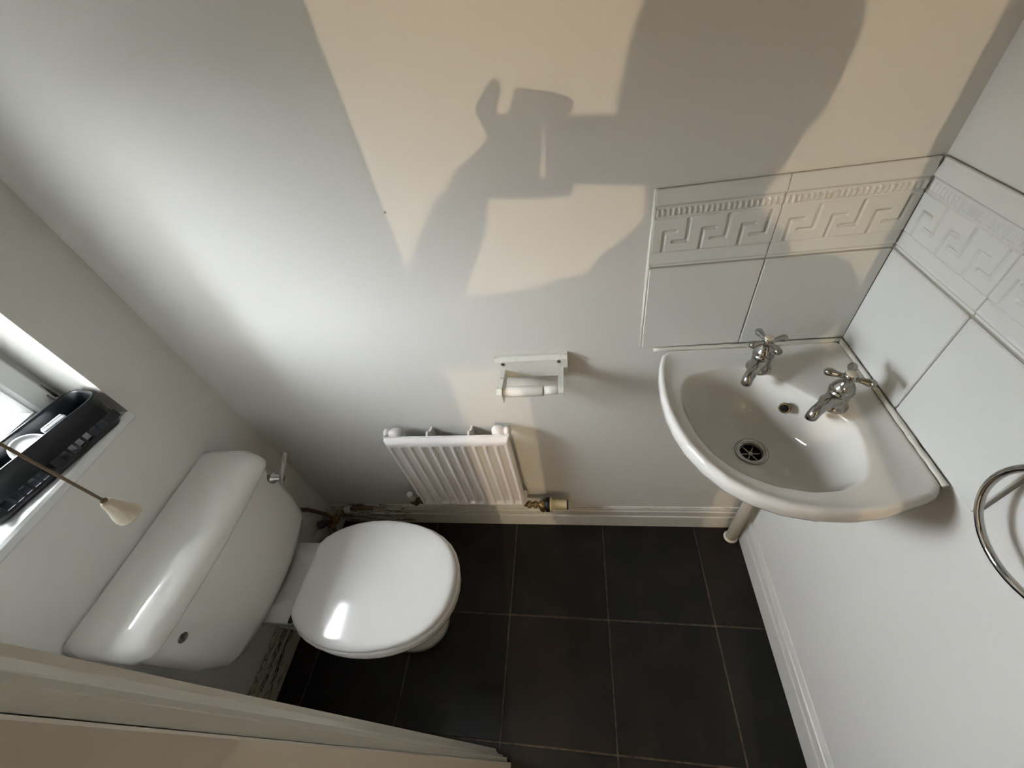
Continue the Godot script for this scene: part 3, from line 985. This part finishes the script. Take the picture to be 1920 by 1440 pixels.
# --------------------------------------------------------------------------------------
func radiator() -> void:
	var x0 := 0.468
	var x1 := 0.842
	var y0 := 0.262
	var y1 := 0.652
	var t := thing("radiator", "small white fluted panel radiator on the back wall", "radiator", Vector3((x0 + x1) / 2, 0, -0.01))
	var w := x1 - x0
	# front panel: a fluted height field
	var g := Geo.new()
	var nx := 264
	var ny := 60
	var z := func(u: float, v: float) -> float:
		var depth := 0.066
		var edge := minf(minf(u, w - u), minf(v, (y1 - y0) - v))
		depth -= 0.008 * (1.0 - smoothstep(0.0, 0.008, edge))
		if u > 0.010 and u < w - 0.010:
			var f := fposmod((u - 0.010) / ((w - 0.020) / 11.0), 1.0)
			var groove := smoothstep(0.10, 0.22, f) * (1.0 - smoothstep(0.74, 0.90, f))
			depth -= 0.0085 * groove * smoothstep(0.014, 0.028, v) * (1.0 - smoothstep((y1 - y0) - 0.036, (y1 - y0) - 0.031, v))
		return depth
	var grid := []
	for j in ny + 1:
		var vv := (y1 - y0) * j / ny
		if j == 1: vv = 0.004
		if j == ny - 1: vv = (y1 - y0) - 0.004
		var r := PackedVector3Array()
		for i in nx + 1:
			var u := w * i / nx
			r.append(Vector3(-w / 2 + u, y0 + vv, 0.050 if i == 0 or j == 0 or i == nx or j == ny else z.call(u, vv)))
		grid.append(r)
	var from := g.p.size()
	for j in ny:
		for i in nx:
			g.quad(grid[j][i], grid[j][i + 1], grid[j + 1][i + 1], grid[j + 1][i], 0)
	g.facing(from, Vector3(0, 0, 1))
	g.box(Vector3(0, (y0 + y1) / 2, 0.0500), Vector3(w - 0.001, y1 - y0 - 0.001, 0.006), 0.001)
	obj("panel", g, M.radiator_paint, t)
	# seam along the top of the panel
	g = Geo.new()
	g.box(Vector3(0, y1 + 0.001, 0.050), Vector3(w + 0.003, 0.004, 0.003), 0.001)
	obj("seam", g, M.radiator_paint, t)
	# water headers behind the corners
	for sx in [-1.0, 1.0]:
		for y in [y1 - 0.018, y0 + 0.018]:
			g = Geo.new()
			var sgn: float = sx
			g.lathe([[0.010, 0.030], [0.0165, 0.024], [0.0185, 0.012], [0.0165, 0.002], [0.0125, -0.003], [0.0125, -0.008], [0.0155, -0.010], [0.0155, -0.020], [0.010, -0.022]], Vector3(sgn * (w / 2 - 0.020), y + (0.014 if y > 0.4 else 0.0), 0.032), Vector3(-sgn, 0, 0), 20)
			obj("header", g, M.radiator_paint, t)
	for x in [-0.058, 0.066]:
		g = Geo.new()
		g.prism(PackedVector2Array([Vector2(0.0, -0.12), Vector2(0.048, -0.12), Vector2(0.048, -0.004), Vector2(0.036, 0.004), Vector2(0.020, -0.012), Vector2(0.0, -0.016)]), Vector3(x, y1, 0.0), Vector3(0, 0, 1), Vector3.UP, Vector3(0.006, 0, 0))
		obj("bracket", g, M.radiator_paint, t)
	# thermostatic valve on the right, lockshield on the left
	var v := thing("radiator_valve", "thermostatic valve with cream head and black collar at the radiator's right foot", "valve", Vector3(x1 - 0.004, 0.246, 0.040))
	g = Geo.new()
	g.lathe([[0.008, -0.006], [0.008, 0.004], [0.0135, 0.006], [0.0135, 0.016], [0.0085, 0.019], [0.0085, 0.026], [0.0130, 0.028], [0.0130, 0.037], [0.010, 0.040], [0.0095, 0.072]], Vector3.ZERO, Vector3.RIGHT, 8)
	g.ball(Vector3(0.056, -0.003, 0), Vector3(0.016, 0.017, 0.016), 8)
	g.tube([Vector3(0.056, -0.004, 0), Vector3(0.056, -0.032, 0)], [0.0125, 0.0125], 8)
	g.tube([Vector3(0.056, -0.03, 0), Vector3(0.056, -0.046, -0.001), Vector3(0.057, -0.056, -0.010), Vector3(0.058, -0.060, -0.022), Vector3(0.058, -0.061, -0.051)], [0.0072], 12)
	obj("valve_body", g, M.brass, v)
	g = Geo.new()
	g.lathe([[0.014, 0.066], [0.0245, 0.069], [0.0255, 0.076], [0.0245, 0.083], [0.020, 0.085]], Vector3.ZERO, Vector3.RIGHT, 28)
	obj("collar", g, M.black_plastic, v)
	g = Geo.new()
	g.lathe([[0.0240, 0.084], [0.0240, 0.090], [0.0180, 0.093], [0.0172, 0.140], [0.0168, 0.141]], Vector3.ZERO, Vector3.RIGHT, 28)
	obj("thermostat_head", g, M.cream_plastic, v)
	g = Geo.new()
	g.lathe([[0.0167, 0.1405], [0.0167, 0.1455], [0.015, 0.146]], Vector3.ZERO, Vector3.RIGHT, 28)
	obj("end_cap", g, M.black_plastic, v)
	v = thing("lockshield_valve", "small lockshield valve with a white cap at the radiator's left foot", "valve", Vector3(x0 + 0.004, 0.262, 0.036))
	g = Geo.new()
	g.lathe([[0.008, -0.002], [0.013, 0.004], [0.013, 0.016], [0.0085, 0.018], [0.0085, 0.040]], Vector3.ZERO, Vector3.LEFT, 8)
	g.ball(Vector3(-0.045, -0.002, 0), Vector3(0.014, 0.016, 0.014), 8)
	g.tube([Vector3(-0.045, 0, 0), Vector3(-0.045, -0.030, -0.002), Vector3(-0.045, -0.042, -0.012), Vector3(-0.045, -0.046, -0.047)], [0.0105, 0.0085, 0.0072, 0.0072], 12)
	obj("valve_body", g, M.old_copper, v)
	g = Geo.new()
	g.lathe([[0.0115, 0.010], [0.0115, 0.044], [0.0105, 0.0475], [0.004, 0.0485]], Vector3(-0.045, 0, 0), Vector3.UP, 20)
	obj("cap", g, M.white_plastic, v)


# --------------------------------------------------------------------------------------
func roll_holder() -> void:
	var t := thing("toilet_roll_holder", "empty white wooden toilet roll holder on the back wall", "roll holder", Vector3(0.932, 0.892, -0.01))
	var g := Geo.new()
	g.prism(PackedVector2Array([Vector2(-0.047, 0), Vector2(0.014, 0), Vector2(0.014, 0.009), Vector2(0.006, 0.017), Vector2(-0.047, 0.017)]), Vector3(-0.088, 0, 0), Vector3.UP, Vector3(0, 0, 1), Vector3(0.172, 0, 0))
	obj("back_plate", g, M.holder_paint, t)
	for x in [-0.0720, 0.0680]:
		g = Geo.new()
		g.prism(PackedVector2Array([Vector2(0.0165, -0.020), Vector2(0.090, -0.009), Vector2(0.101, -0.017), Vector2(0.101, -0.046), Vector2(0.093, -0.050), Vector2(0.0165, -0.046)]), Vector3(x - 0.006, 0, 0), Vector3(0, 0, 1), Vector3.UP, Vector3(0.012, 0, 0))
		obj("arm", g, M.holder_paint, t)
	g = Geo.new()
	g.lathe([[0.006, -0.0655], [0.0105, -0.0645], [0.0125, -0.058], [0.0125, 0.026], [0.0120, 0.0275]], Vector3(0, -0.026, 0.084), Vector3.RIGHT, 24)
	var roller := obj("roller", g, M.white_plastic, t)
	g = Geo.new()
	g.lathe([[0.0105, 0.026], [0.0105, 0.057], [0.0085, 0.061], [0.006, 0.0618]], Vector3(0, -0.026, 0.084), Vector3.RIGHT, 24)
	obj("roller_sleeve", g, M.white_plastic, roller)
	for x in [-0.0695, 0.0640]:
		g = Geo.new()
		g.lathe([[0.0048, 0.0], [0.0045, 0.0012], [0.002, 0.0022], [0.0004, 0.0024]], Vector3(x, -0.001, 0.0168), Vector3(0, 0, 1), 14)
		obj("screw", g, M.dull_steel, t)


# --------------------------------------------------------------------------------------
func pipes() -> void:
	var t := thing("water_pipe", "old pipework with a stop valve in the corner behind the toilet", "pipe", Vector3(0.05, 0, 0.05))
	var g := Geo.new()
	g.tube([Vector3(0.004, 0.0, 0.040), Vector3(0.004, 0.09, 0.040), Vector3(0.003, 0.118, 0.036), Vector3(0.004, 0.130, 0.022), Vector3(0.010, 0.134, 0.0), Vector3(0.022, 0.138, -0.022), Vector3(0.05, 0.142, -0.036), Vector3(0.09, 0.143, -0.040), Vector3(0.155, 0.1435, -0.0415)], [0.0082], 12)
	obj("pipe", g, M.old_copper, t)
	g = Geo.new()
	g.lathe([[0.0165, -0.036], [0.0165, -0.021], [0.012, -0.019], [0.012, -0.012], [0.0180, -0.010], [0.0180, 0.010], [0.012, 0.012], [0.012, 0.019], [0.0165, 0.021], [0.0165, 0.036]], Vector3(0.006, 0.132, 0.006), Vector3(0.35, 0.16, -1), 6)
	obj("stop_valve", g, M.brass, t)
	g = Geo.new()
	g.tube([Vector3(-0.002, 0.134, 0.012), Vector3(-0.016, 0.158, 0.034), Vector3(-0.020, 0.164, 0.040)], [0.0095, 0.0095, 0.0095], 10)
	g.lathe([[0.006, -0.012], [0.0155, -0.010], [0.0155, 0.010], [0.006, 0.012]], Vector3(-0.022, 0.167, 0.042), Vector3(-0.5, 0.7, 0.8), 12)
	obj("valve_head", g, M.dull_steel, t)
	g = Geo.new()
	g.lathe([[0.008, -0.014], [0.014, -0.012], [0.014, 0.010], [0.008, 0.012]], Vector3(0.048, 0.142, -0.035), Vector3(1, 0.05, -0.2), 6)
	obj("elbow_nut", g, M.white_plastic, t)
	g = Geo.new()
	g.tube([Vector3(0.0, 0.134, 0.002), Vector3(-0.016, 0.18, 0.004), Vector3(-0.028, 0.27, 0.030), Vector3(-0.026, 0.41, 0.10)], [0.007], 12)
	obj("riser", g, M.old_copper, t)


# --------------------------------------------------------------------------------------
func rounded_ring(hx: float, hz: float, rad: float, y: float) -> PackedVector3Array:
	var r := PackedVector3Array()
	for k in 4:
		var sx: float = [1, -1, -1, 1][k]
		var sz: float = [1, 1, -1, -1][k]
		for j in 7:
			var a := PI / 2 * k + PI / 2 * j / 6.0
			r.append(Vector3(sx * (hx - rad) + cos(a) * rad, y, sz * (hz - rad) + sin(a) * rad))
	return r

func sill_things() -> void:
	# dark plastic caddy, set askew on the sill; local z runs along it
	var t := thing("caddy", "dark navy plastic caddy with slotted sides standing askew on the window sill", "caddy", Vector3(-0.0435, WIN_Y0, 0.325), -0.20)
	var hx := 0.043
	var hz := 0.135
	var g := Geo.new()
	g.loft([rounded_ring(hx - 0.010, hz - 0.010, 0.018, 0.0), rounded_ring(hx - 0.004, hz - 0.004, 0.022, 0.003), rounded_ring(hx - 0.003, hz - 0.003, 0.023, 0.016), rounded_ring(hx - 0.006, hz - 0.006, 0.020, 0.016), rounded_ring(hx - 0.008, hz - 0.008, 0.020, 0.004)], 0)
	# upper band
	g.loft([rounded_ring(hx - 0.0025, hz - 0.0025, 0.0235, 0.035), rounded_ring(hx + 0.002, hz + 0.002, 0.026, 0.080), rounded_ring(hx + 0.0035, hz + 0.0035, 0.027, 0.082), rounded_ring(hx + 0.0030, hz + 0.0030, 0.027, 0.0845), rounded_ring(hx + 0.0005, hz + 0.0005, 0.025, 0.0845), rounded_ring(hx - 0.001, hz - 0.001, 0.024, 0.080), rounded_ring(hx - 0.0055, hz - 0.0055, 0.0205, 0.035), rounded_ring(hx - 0.0025, hz - 0.0025, 0.0235, 0.035)], 1, false, false)
	# posts between the slots, and solid ends
	for z in [-0.118, 0.0, 0.118]:
		for sx in [-1.0, 1.0]:
			g.box(Vector3(sx * (hx - 0.0045), 0.0255, z), Vector3(0.003, 0.021, 0.030 if z != 0.0 else 0.018), 0.0006)
	for sz in [-1.0, 1.0]:
		g.box(Vector3(0, 0.0255, sz * (hz - 0.0045)), Vector3(0.05, 0.021, 0.003), 0.0006)
	obj("basket", g, M.navy_plastic, t)
	for sx in [-1.0, 1.0]:
		for half in [-1.0, 1.0]:
			for k in 5:
				g = Geo.new()
				g.box(Vector3(sx * (hx - 0.0050), 0.0255, half * (0.0235 + 0.0160 * k)), Vector3(0.0022, 0.021, 0.0055), 0.0004)
				obj("bar", g, M.navy_plastic, t)
	# what stands in it: a round white tub and a white packet
	var tub := thing("round_tub", "round white tub with a ridged lid tilted inside the dark caddy", "tub", Vector3(-0.050, WIN_Y0 + 0.0045, 0.322), 0.3)
	var ax := Vector3(0.55, 0.62, 0.10).normalized()
	g = Geo.new()
	g.lathe([[0.022, -0.016], [0.026, -0.014], [0.028, 0.014], [0.0295, 0.016]], Vector3(-0.002, 0.043, 0.002), ax, 32)
	obj("body", g, M.white_plastic, tub)
	g = Geo.new()
	g.lathe([[0.0305, 0.014], [0.0310, 0.022], [0.0295, 0.0245], [0.026, 0.0235], [0.0245, 0.0215], [0.013, 0.0215], [0.0118, 0.0235], [0.0005, 0.0235]], Vector3(-0.002, 0.043, 0.002), ax, 36)
	obj("lid", g, M.upvc, tub)
	var pk := thing("white_packet", "flat white packet beside the round tub in the dark caddy", "packet", Vector3(-0.024, WIN_Y0 + 0.0045, 0.271), -0.20)
	g = Geo.new()
	g.box(Vector3(-0.004, 0.036, 0), Vector3(0.014, 0.072, 0.044), 0.003)
	obj("wrapper", g, M.upvc, pk)
	g = Geo.new()
	g.box(Vector3(-0.004, 0.0728, 0), Vector3(0.005, 0.002, 0.040), 0.0008)
	obj("fold", g, M.upvc, pk)

func small_things() -> void:
	# light pull
	var t := thing("light_pull", "brown light cord with a pale bell-shaped pull beside the cistern", "light pull", Vector3(0.515, 1.164, 0.522))
	var g := Geo.new()
	g.lathe([[0.0115, 0.000], [0.0132, 0.0008], [0.0137, 0.003], [0.0126, 0.010], [0.0098, 0.018], [0.0074, 0.026], [0.0062, 0.033], [0.0048, 0.0352]], Vector3.ZERO, Vector3.UP, 12)
	obj("bell", g, M.pull_plastic, t)
	g = Geo.new()
	g.ball(Vector3(0, 0.0368, 0), Vector3(0.0036, 0.0026, 0.0036), 8)
	obj("knot", g, M.cord, t)
	g = Geo.new()
	g.tube([Vector3(0, 0.036, 0), Vector3(0.0005, 0.4, 0), Vector3(0, 0.8, 0.0005), Vector3(0, 1.236, 0)], [0.0016], 8)
	obj("cord", g, M.cord, t)
	# towel ring on the right wall, mostly outside the picture
	t = thing("towel_ring", "chrome towel ring on the right wall at the edge of the picture", "towel ring", Vector3(1.59, 1.012, 0.468))
	g = Geo.new()
	var path := []
	for k in 48:
		var a := TAU * k / 48
		path.append(Vector3(-0.038 + 0.004 * cos(a), 0.082 * sin(a), 0.082 * cos(a)))
	g.tube(path, [0.0046], 12, 0, true)
	obj("ring", g, M.bright_chrome, t)
	g = Geo.new()
	g.lathe([[0.024, 0.0], [0.024, 0.005], [0.020, 0.009], [0.010, 0.012], [0.009, 0.030], [0.012, 0.034], [0.012, 0.044], [0.009, 0.047]], Vector3(0, 0.082, 0), Vector3(-1, 0, 0), 24)
	obj("wall_post", g, M.bright_chrome, t)


# --------------------------------------------------------------------------------------
# bodies: distance to tapered bones, joined smoothly, meshed as surface nets
func nets(bones: Array, cell: float, k: float) -> ArrayMesh:
	var lo := Vector3.ONE * 1e9
	var hi := -lo
	for b in bones:
		for e in [[b[0], b[2]], [b[1], b[3]]]:
			lo = lo.min(e[0] - Vector3.ONE * (e[1] + 3 * cell + k))
			hi = hi.max(e[0] + Vector3.ONE * (e[1] + 3 * cell + k))
	var nx := int((hi.x - lo.x) / cell) + 2
	var ny := int((hi.y - lo.y) / cell) + 2
	var nz := int((hi.z - lo.z) / cell) + 2
	var f := PackedFloat32Array()
	f.resize(nx * ny * nz)
	f.fill(1.0)
	for b in bones:
		var a: Vector3 = b[0]
		var ab: Vector3 = b[1] - a
		var l2 := maxf(ab.length_squared(), 1e-9)
		var ra: float = b[2]
		var dr: float = b[3] - ra
		var pad := maxf(b[2], b[3]) + 2.5 * cell + k
		var i0 := ((a.min(b[1]) - Vector3.ONE * pad - lo) / cell).floor().max(Vector3.ZERO)
		var i1 := ((a.max(b[1]) + Vector3.ONE * pad - lo) / cell).ceil().min(Vector3(nx - 1, ny - 1, nz - 1))
		for iz in range(int(i0.z), int(i1.z) + 1):
			for iy in range(int(i0.y), int(i1.y) + 1):
				var base := (iz * ny + iy) * nx
				for ix in range(int(i0.x), int(i1.x) + 1):
					var q := lo + Vector3(ix, iy, iz) * cell - a
					var h := clampf(q.dot(ab) / l2, 0.0, 1.0)
					var d := (q - ab * h).length() - (ra + dr * h)
					var o := f[base + ix]
					var m := maxf(k - absf(o - d), 0.0)
					f[base + ix] = minf(o, d) - m * m / (4.0 * k)
	var st := SurfaceTool.new()
	st.begin(Mesh.PRIMITIVE_TRIANGLES)
	st.set_smooth_group(0)
	var id := {}
	var verts := PackedVector3Array()
	var off := [0, 1, nx, nx + 1, nx * ny, nx * ny + 1, nx * ny + nx, nx * ny + nx + 1]
	var cor := [Vector3(0, 0, 0), Vector3(1, 0, 0), Vector3(0, 1, 0), Vector3(1, 1, 0), Vector3(0, 0, 1), Vector3(1, 0, 1), Vector3(0, 1, 1), Vector3(1, 1, 1)]
	var edges := [[0, 1], [2, 3], [4, 5], [6, 7], [0, 2], [1, 3], [4, 6], [5, 7], [0, 4], [1, 5], [2, 6], [3, 7]]
	for iz in nz - 1:
		for iy in ny - 1:
			for ix in nx - 1:
				var c := (iz * ny + iy) * nx + ix
				var first := f[c] < 0.0
				var crossed := false
				for e in off:
					if (f[c + e] < 0.0) != first:
						crossed = true
						break
				if not crossed:
					continue
				var sum := Vector3.ZERO
				var cnt := 0
				for e in edges:
					var v0 := f[c + off[e[0]]]
					var v1 := f[c + off[e[1]]]
					if (v0 < 0.0) != (v1 < 0.0):
						sum += cor[e[0]].lerp(cor[e[1]], v0 / (v0 - v1))
						cnt += 1
				id[c] = verts.size()
				verts.append(lo + (Vector3(ix, iy, iz) + sum / cnt) * cell)
	for v in verts:
		st.add_vertex(v)
	var step := [1, nx, nx * ny]
	for c in id:
		for ax in 3:
			var u: int = step[(ax + 1) % 3]
			var w: int = step[(ax + 2) % 3]
			var v0: float = f[c]
			var v1: float = f[c + step[ax]]
			if (v0 < 0.0) == (v1 < 0.0):
				continue
			if not (id.has(c - u) and id.has(c - w) and id.has(c - u - w)):
				continue
			var q := [id[c], id[c - u], id[c - u - w], id[c - w]]
			if v0 < 0.0:
				for e in [q[0], q[2], q[1], q[0], q[3], q[2]]:
					st.add_index(e)
			else:
				for e in [q[0], q[1], q[2], q[0], q[2], q[3]]:
					st.add_index(e)
	st.generate_normals()
	return st.commit()

func photographer() -> void:
	var t := thing("person", "person holding up a phone in the doorway, casting the shadow on the back wall", "person")
	# the phone's plane: right, up and back of the lens
	var r := Vector3(0.984, -0.153, -0.086)
	var u := Vector3(0.043, 0.685, -0.727)
	var b := Vector3(0.170, 0.712, 0.681)
	var H := func(x: float, y: float, z: float) -> Vector3: return EYE + r * x + u * y + b * z
	var sl := Vector3(1.045, 1.440, 1.055)
	var el := Vector3(0.800, 1.368, 0.885)
	var wl: Vector3 = H.call(-0.113, -0.048, 0.040)
	var sr := Vector3(1.343, 1.455, 1.055)
	var er := Vector3(1.305, 1.240, 0.955)
	var wr: Vector3 = H.call(0.185, -0.070, 0.055)
	var hipl := Vector3(1.095, 0.93, 1.07)
	var hipr := Vector3(1.240, 0.93, 1.07)
	var kl := Vector3(1.085, 0.50, 1.06)
	var kr := Vector3(1.262, 0.50, 1.06)
	var al := Vector3(1.075, 0.095, 1.10)
	var ar := Vector3(1.268, 0.095, 1.10)
	var neck := Vector3(1.208, 1.535, 1.065)
	var skin := [
		[neck, Vector3(1.210, 1.625, 1.045), 0.060, 0.054],
		[Vector3(1.210, 1.660, 1.035), Vector3(1.213, 1.745, 1.060), 0.068, 0.082],
		[Vector3(1.210, 1.628, 0.990), Vector3(1.210, 1.650, 1.030), 0.036, 0.052],
		[Vector3(1.211, 1.682, 0.958), Vector3(1.211, 1.712, 0.972), 0.013, 0.009],
		[Vector3(1.205, 1.645, 0.963), Vector3(1.217, 1.645, 0.963), 0.010, 0.010],
		[Vector3(1.130, 1.675, 1.050), Vector3(1.128, 1.712, 1.056), 0.011, 0.014],
		[Vector3(1.291, 1.675, 1.050), Vector3(1.293, 1.712, 1.056), 0.011, 0.014],
		[neck, Vector3(1.19, 1.40, 1.065), 0.07, 0.11],
		[Vector3(1.10, 1.38, 1.065), Vector3(1.10, 1.02, 1.07), 0.10, 0.095],
		[Vector3(1.265, 1.38, 1.065), Vector3(1.255, 1.02, 1.07), 0.10, 0.095],
		[Vector3(1.075, 1.455, 1.06), Vector3(1.335, 1.462, 1.06), 0.058, 0.054],
		[sl, el, 0.054, 0.043], [el, wl, 0.041, 0.027],
		[sr, er, 0.052, 0.041], [er, wr, 0.040, 0.027],
		[hipl, kl, 0.088, 0.058], [kl, al, 0.056, 0.038],
		[hipr, kr, 0.088, 0.058], [kr, ar, 0.056, 0.038],
		[al, al + Vector3(0, -0.055, -0.10), 0.034, 0.026], [ar, ar + Vector3(0, -0.055, -0.10), 0.034, 0.026],
	]
	var body := obj("body", nets(skin, 0.011, 0.030), M.skin, t)
	var eye_white := mat("eye_white", Color(0.9, 0.89, 0.87), 0.2)
	var iris := mat("iris", Color(0.16, 0.10, 0.06), 0.2)
	for x in [-0.030, 0.030]:
		var e := Geo.new()
		e.ball(Vector3(1.211 + x, 1.706, 0.9855), Vector3(0.0125, 0.0095, 0.011), 8)
		var eye := obj("eye", e, eye_white, t)
		e = Geo.new()
		e.ball(Vector3(1.211 + x, 1.704, 0.9770), Vector3(0.0052, 0.0052, 0.0035), 6)
		obj("iris", e, iris, eye)
		obj("eyebrow", nets([[Vector3(1.211 + x * 0.55, 1.724, 0.975), Vector3(1.211 + x * 1.6, 1.726, 0.984), 0.004, 0.003]], 0.003, 0.004), M.hair, t)
	obj("lips", nets([[Vector3(1.194, 1.648, 0.960), Vector3(1.211, 1.650, 0.9555), 0.004, 0.0055], [Vector3(1.211, 1.650, 0.9555), Vector3(1.228, 1.648, 0.960), 0.0055, 0.004]], 0.003, 0.004), mat("lips", Color(0.62, 0.36, 0.32), 0.5), t)
	# hands: palm and five fingers each, closed on the ends of the phone
	var left := [
		[wl, H.call(-0.074, -0.012, 0.030), 0.026, 0.026],
		[H.call(-0.074, -0.012, 0.030), H.call(-0.056, 0.024, 0.026), 0.024, 0.020],
		[H.call(-0.070, -0.030, 0.030), H.call(-0.044, 0.004, 0.026), 0.024, 0.021],
		[H.call(-0.048, -0.028, 0.028), H.call(-0.043, 0.022, 0.026), 0.0220, 0.0215],
		[H.call(-0.076, 0.026, 0.026), H.call(-0.085, 0.052, 0.024), 0.0120, 0.0105],
		[H.call(-0.086, 0.052, 0.024), H.call(-0.074, 0.075, 0.022), 0.0102, 0.0090],
		[H.call(-0.052, 0.032, 0.026), H.call(-0.043, 0.060, 0.026), 0.0115, 0.0105],
		[H.call(-0.043, 0.060, 0.026), H.call(-0.012, 0.0605, 0.020), 0.0105, 0.0095],
		[H.call(-0.012, 0.0605, 0.020), H.call(0.009, 0.0595, 0.017), 0.0095, 0.0085],
		[H.call(-0.042, 0.026, 0.034), H.call(-0.028, 0.052, 0.036), 0.0105, 0.0100],
		[H.call(-0.028, 0.052, 0.036), H.call(0.000, 0.054, 0.030), 0.0100, 0.0085],
		[H.call(-0.038, 0.012, 0.042), H.call(-0.022, 0.036, 0.044), 0.0095, 0.0085],
		[H.call(-0.022, 0.036, 0.044), H.call(-0.004, 0.044, 0.040), 0.0085, 0.0075],
		[H.call(-0.072, -0.040, 0.032), H.call(-0.034, -0.042, 0.026), 0.0170, 0.0120],
		[H.call(-0.034, -0.042, 0.026), H.call(0.008, -0.0405, 0.020), 0.0115, 0.0095],
	]
	obj("hand", nets(left, 0.0035, 0.008), M.skin, t)
	var right := [
		[wr, H.call(0.196, -0.020, 0.036), 0.026, 0.026],
		[H.call(0.196, -0.020, 0.036), H.call(0.184, 0.022, 0.030), 0.024, 0.020],
		[H.call(0.190, 0.030, 0.028), H.call(0.180, 0.058, 0.026), 0.0105, 0.0100],
		[H.call(0.180, 0.058, 0.026), H.call(0.140, 0.061, 0.018), 0.0100, 0.0085],
		[H.call(0.188, 0.022, 0.040), H.call(0.168, 0.052, 0.042), 0.0105, 0.0100],
		[H.call(0.168, 0.052, 0.042), H.call(0.136, 0.056, 0.034), 0.0100, 0.0085],
		[H.call(0.192, 0.008, 0.050), H.call(0.172, 0.036, 0.054), 0.0100, 0.0090],
		[H.call(0.172, 0.036, 0.054), H.call(0.142, 0.040, 0.046), 0.0090, 0.0080],
		[H.call(0.194, -0.006, 0.058), H.call(0.178, 0.018, 0.062), 0.0090, 0.0080],
		[H.call(0.178, 0.018, 0.062), H.call(0.156, 0.024, 0.056), 0.0080, 0.0072],
		[H.call(0.190, -0.040, 0.040), H.call(0.166, -0.044, 0.030), 0.0150, 0.0115],
		[H.call(0.166, -0.044, 0.030), H.call(0.130, -0.041, 0.022), 0.0110, 0.0092],
	]
	obj("hand", nets(right, 0.0035, 0.008), M.skin, t)
	# clothes a little outside the body
	var top := []
	for e in [[Vector3(1.10, 1.39, 1.065), Vector3(1.10, 0.90, 1.07), 0.116, 0.118], [Vector3(1.262, 1.39, 1.065), Vector3(1.236, 0.90, 1.07), 0.106, 0.106], [Vector3(1.065, 1.455, 1.06), Vector3(1.340, 1.462, 1.06), 0.066, 0.062], [sl, el, 0.068, 0.066], [el, el.lerp(wl, 0.82), 0.054, 0.039], [sr, er, 0.060, 0.055], [er, er.lerp(wr, 0.85), 0.052, 0.038], [Vector3(1.12, 1.535, 1.07), Vector3(1.29, 1.545, 1.07), 0.030, 0.022], [Vector3(1.166, 1.560, 1.065), Vector3(1.250, 1.562, 1.065), 0.036, 0.034]]:
		top.append(e)
	obj("jumper", nets(top, 0.011, 0.026), M.jumper, t)
	var legs := []
	for e in [[hipl, kl, 0.100, 0.072], [kl, al + Vector3(0, -0.02, 0), 0.072, 0.060], [hipr, kr, 0.100, 0.072], [kr, ar + Vector3(0, -0.02, 0), 0.072, 0.060]]:
		legs.append(e)
	obj("trousers", nets(legs, 0.013, 0.02), M.trousers, t)
	obj("hair", nets([[Vector3(1.213, 1.745, 1.082), Vector3(1.213, 1.785, 1.052), 0.087, 0.071], [Vector3(1.213, 1.68, 1.095), Vector3(1.213, 1.73, 1.09), 0.072, 0.081], [Vector3(1.165, 1.785, 1.015), Vector3(1.260, 1.785, 1.015), 0.034, 0.034]], 0.009, 0.03), M.hair, t)
	for q in [al, ar]:
		obj("shoe", nets([[Vector3(q.x, 0.045, q.z + 0.02), Vector3(q.x, 0.038, q.z - 0.13), 0.045, 0.038], [Vector3(q.x, 0.075, q.z + 0.005), Vector3(q.x, 0.05, q.z - 0.06), 0.045, 0.04]], 0.01, 0.02), M.shoe, t)
	# the phone itself
	var ph := thing("phone", "phone held level in both hands by the person in the doorway", "phone", H.call(0.064, 0.009, 0.016))
	ph.basis = Basis(r, u, b).orthonormalized()
	var g := Geo.new()
	g.box(Vector3.ZERO, Vector3(0.162, 0.081, 0.009), 0.003)
	obj("case", g, M.phone, ph)
	g = Geo.new()
	g.box(Vector3(0, 0, 0.0048), Vector3(0.154, 0.073, 0.001), 0.0003)
	obj("screen", g, M.glass_black, ph)
	g = Geo.new()
	g.box(Vector3(-0.060, 0.004, -0.0050), Vector3(0.026, 0.060, 0.002), 0.0008)
	obj("camera_block", g, M.phone, ph)
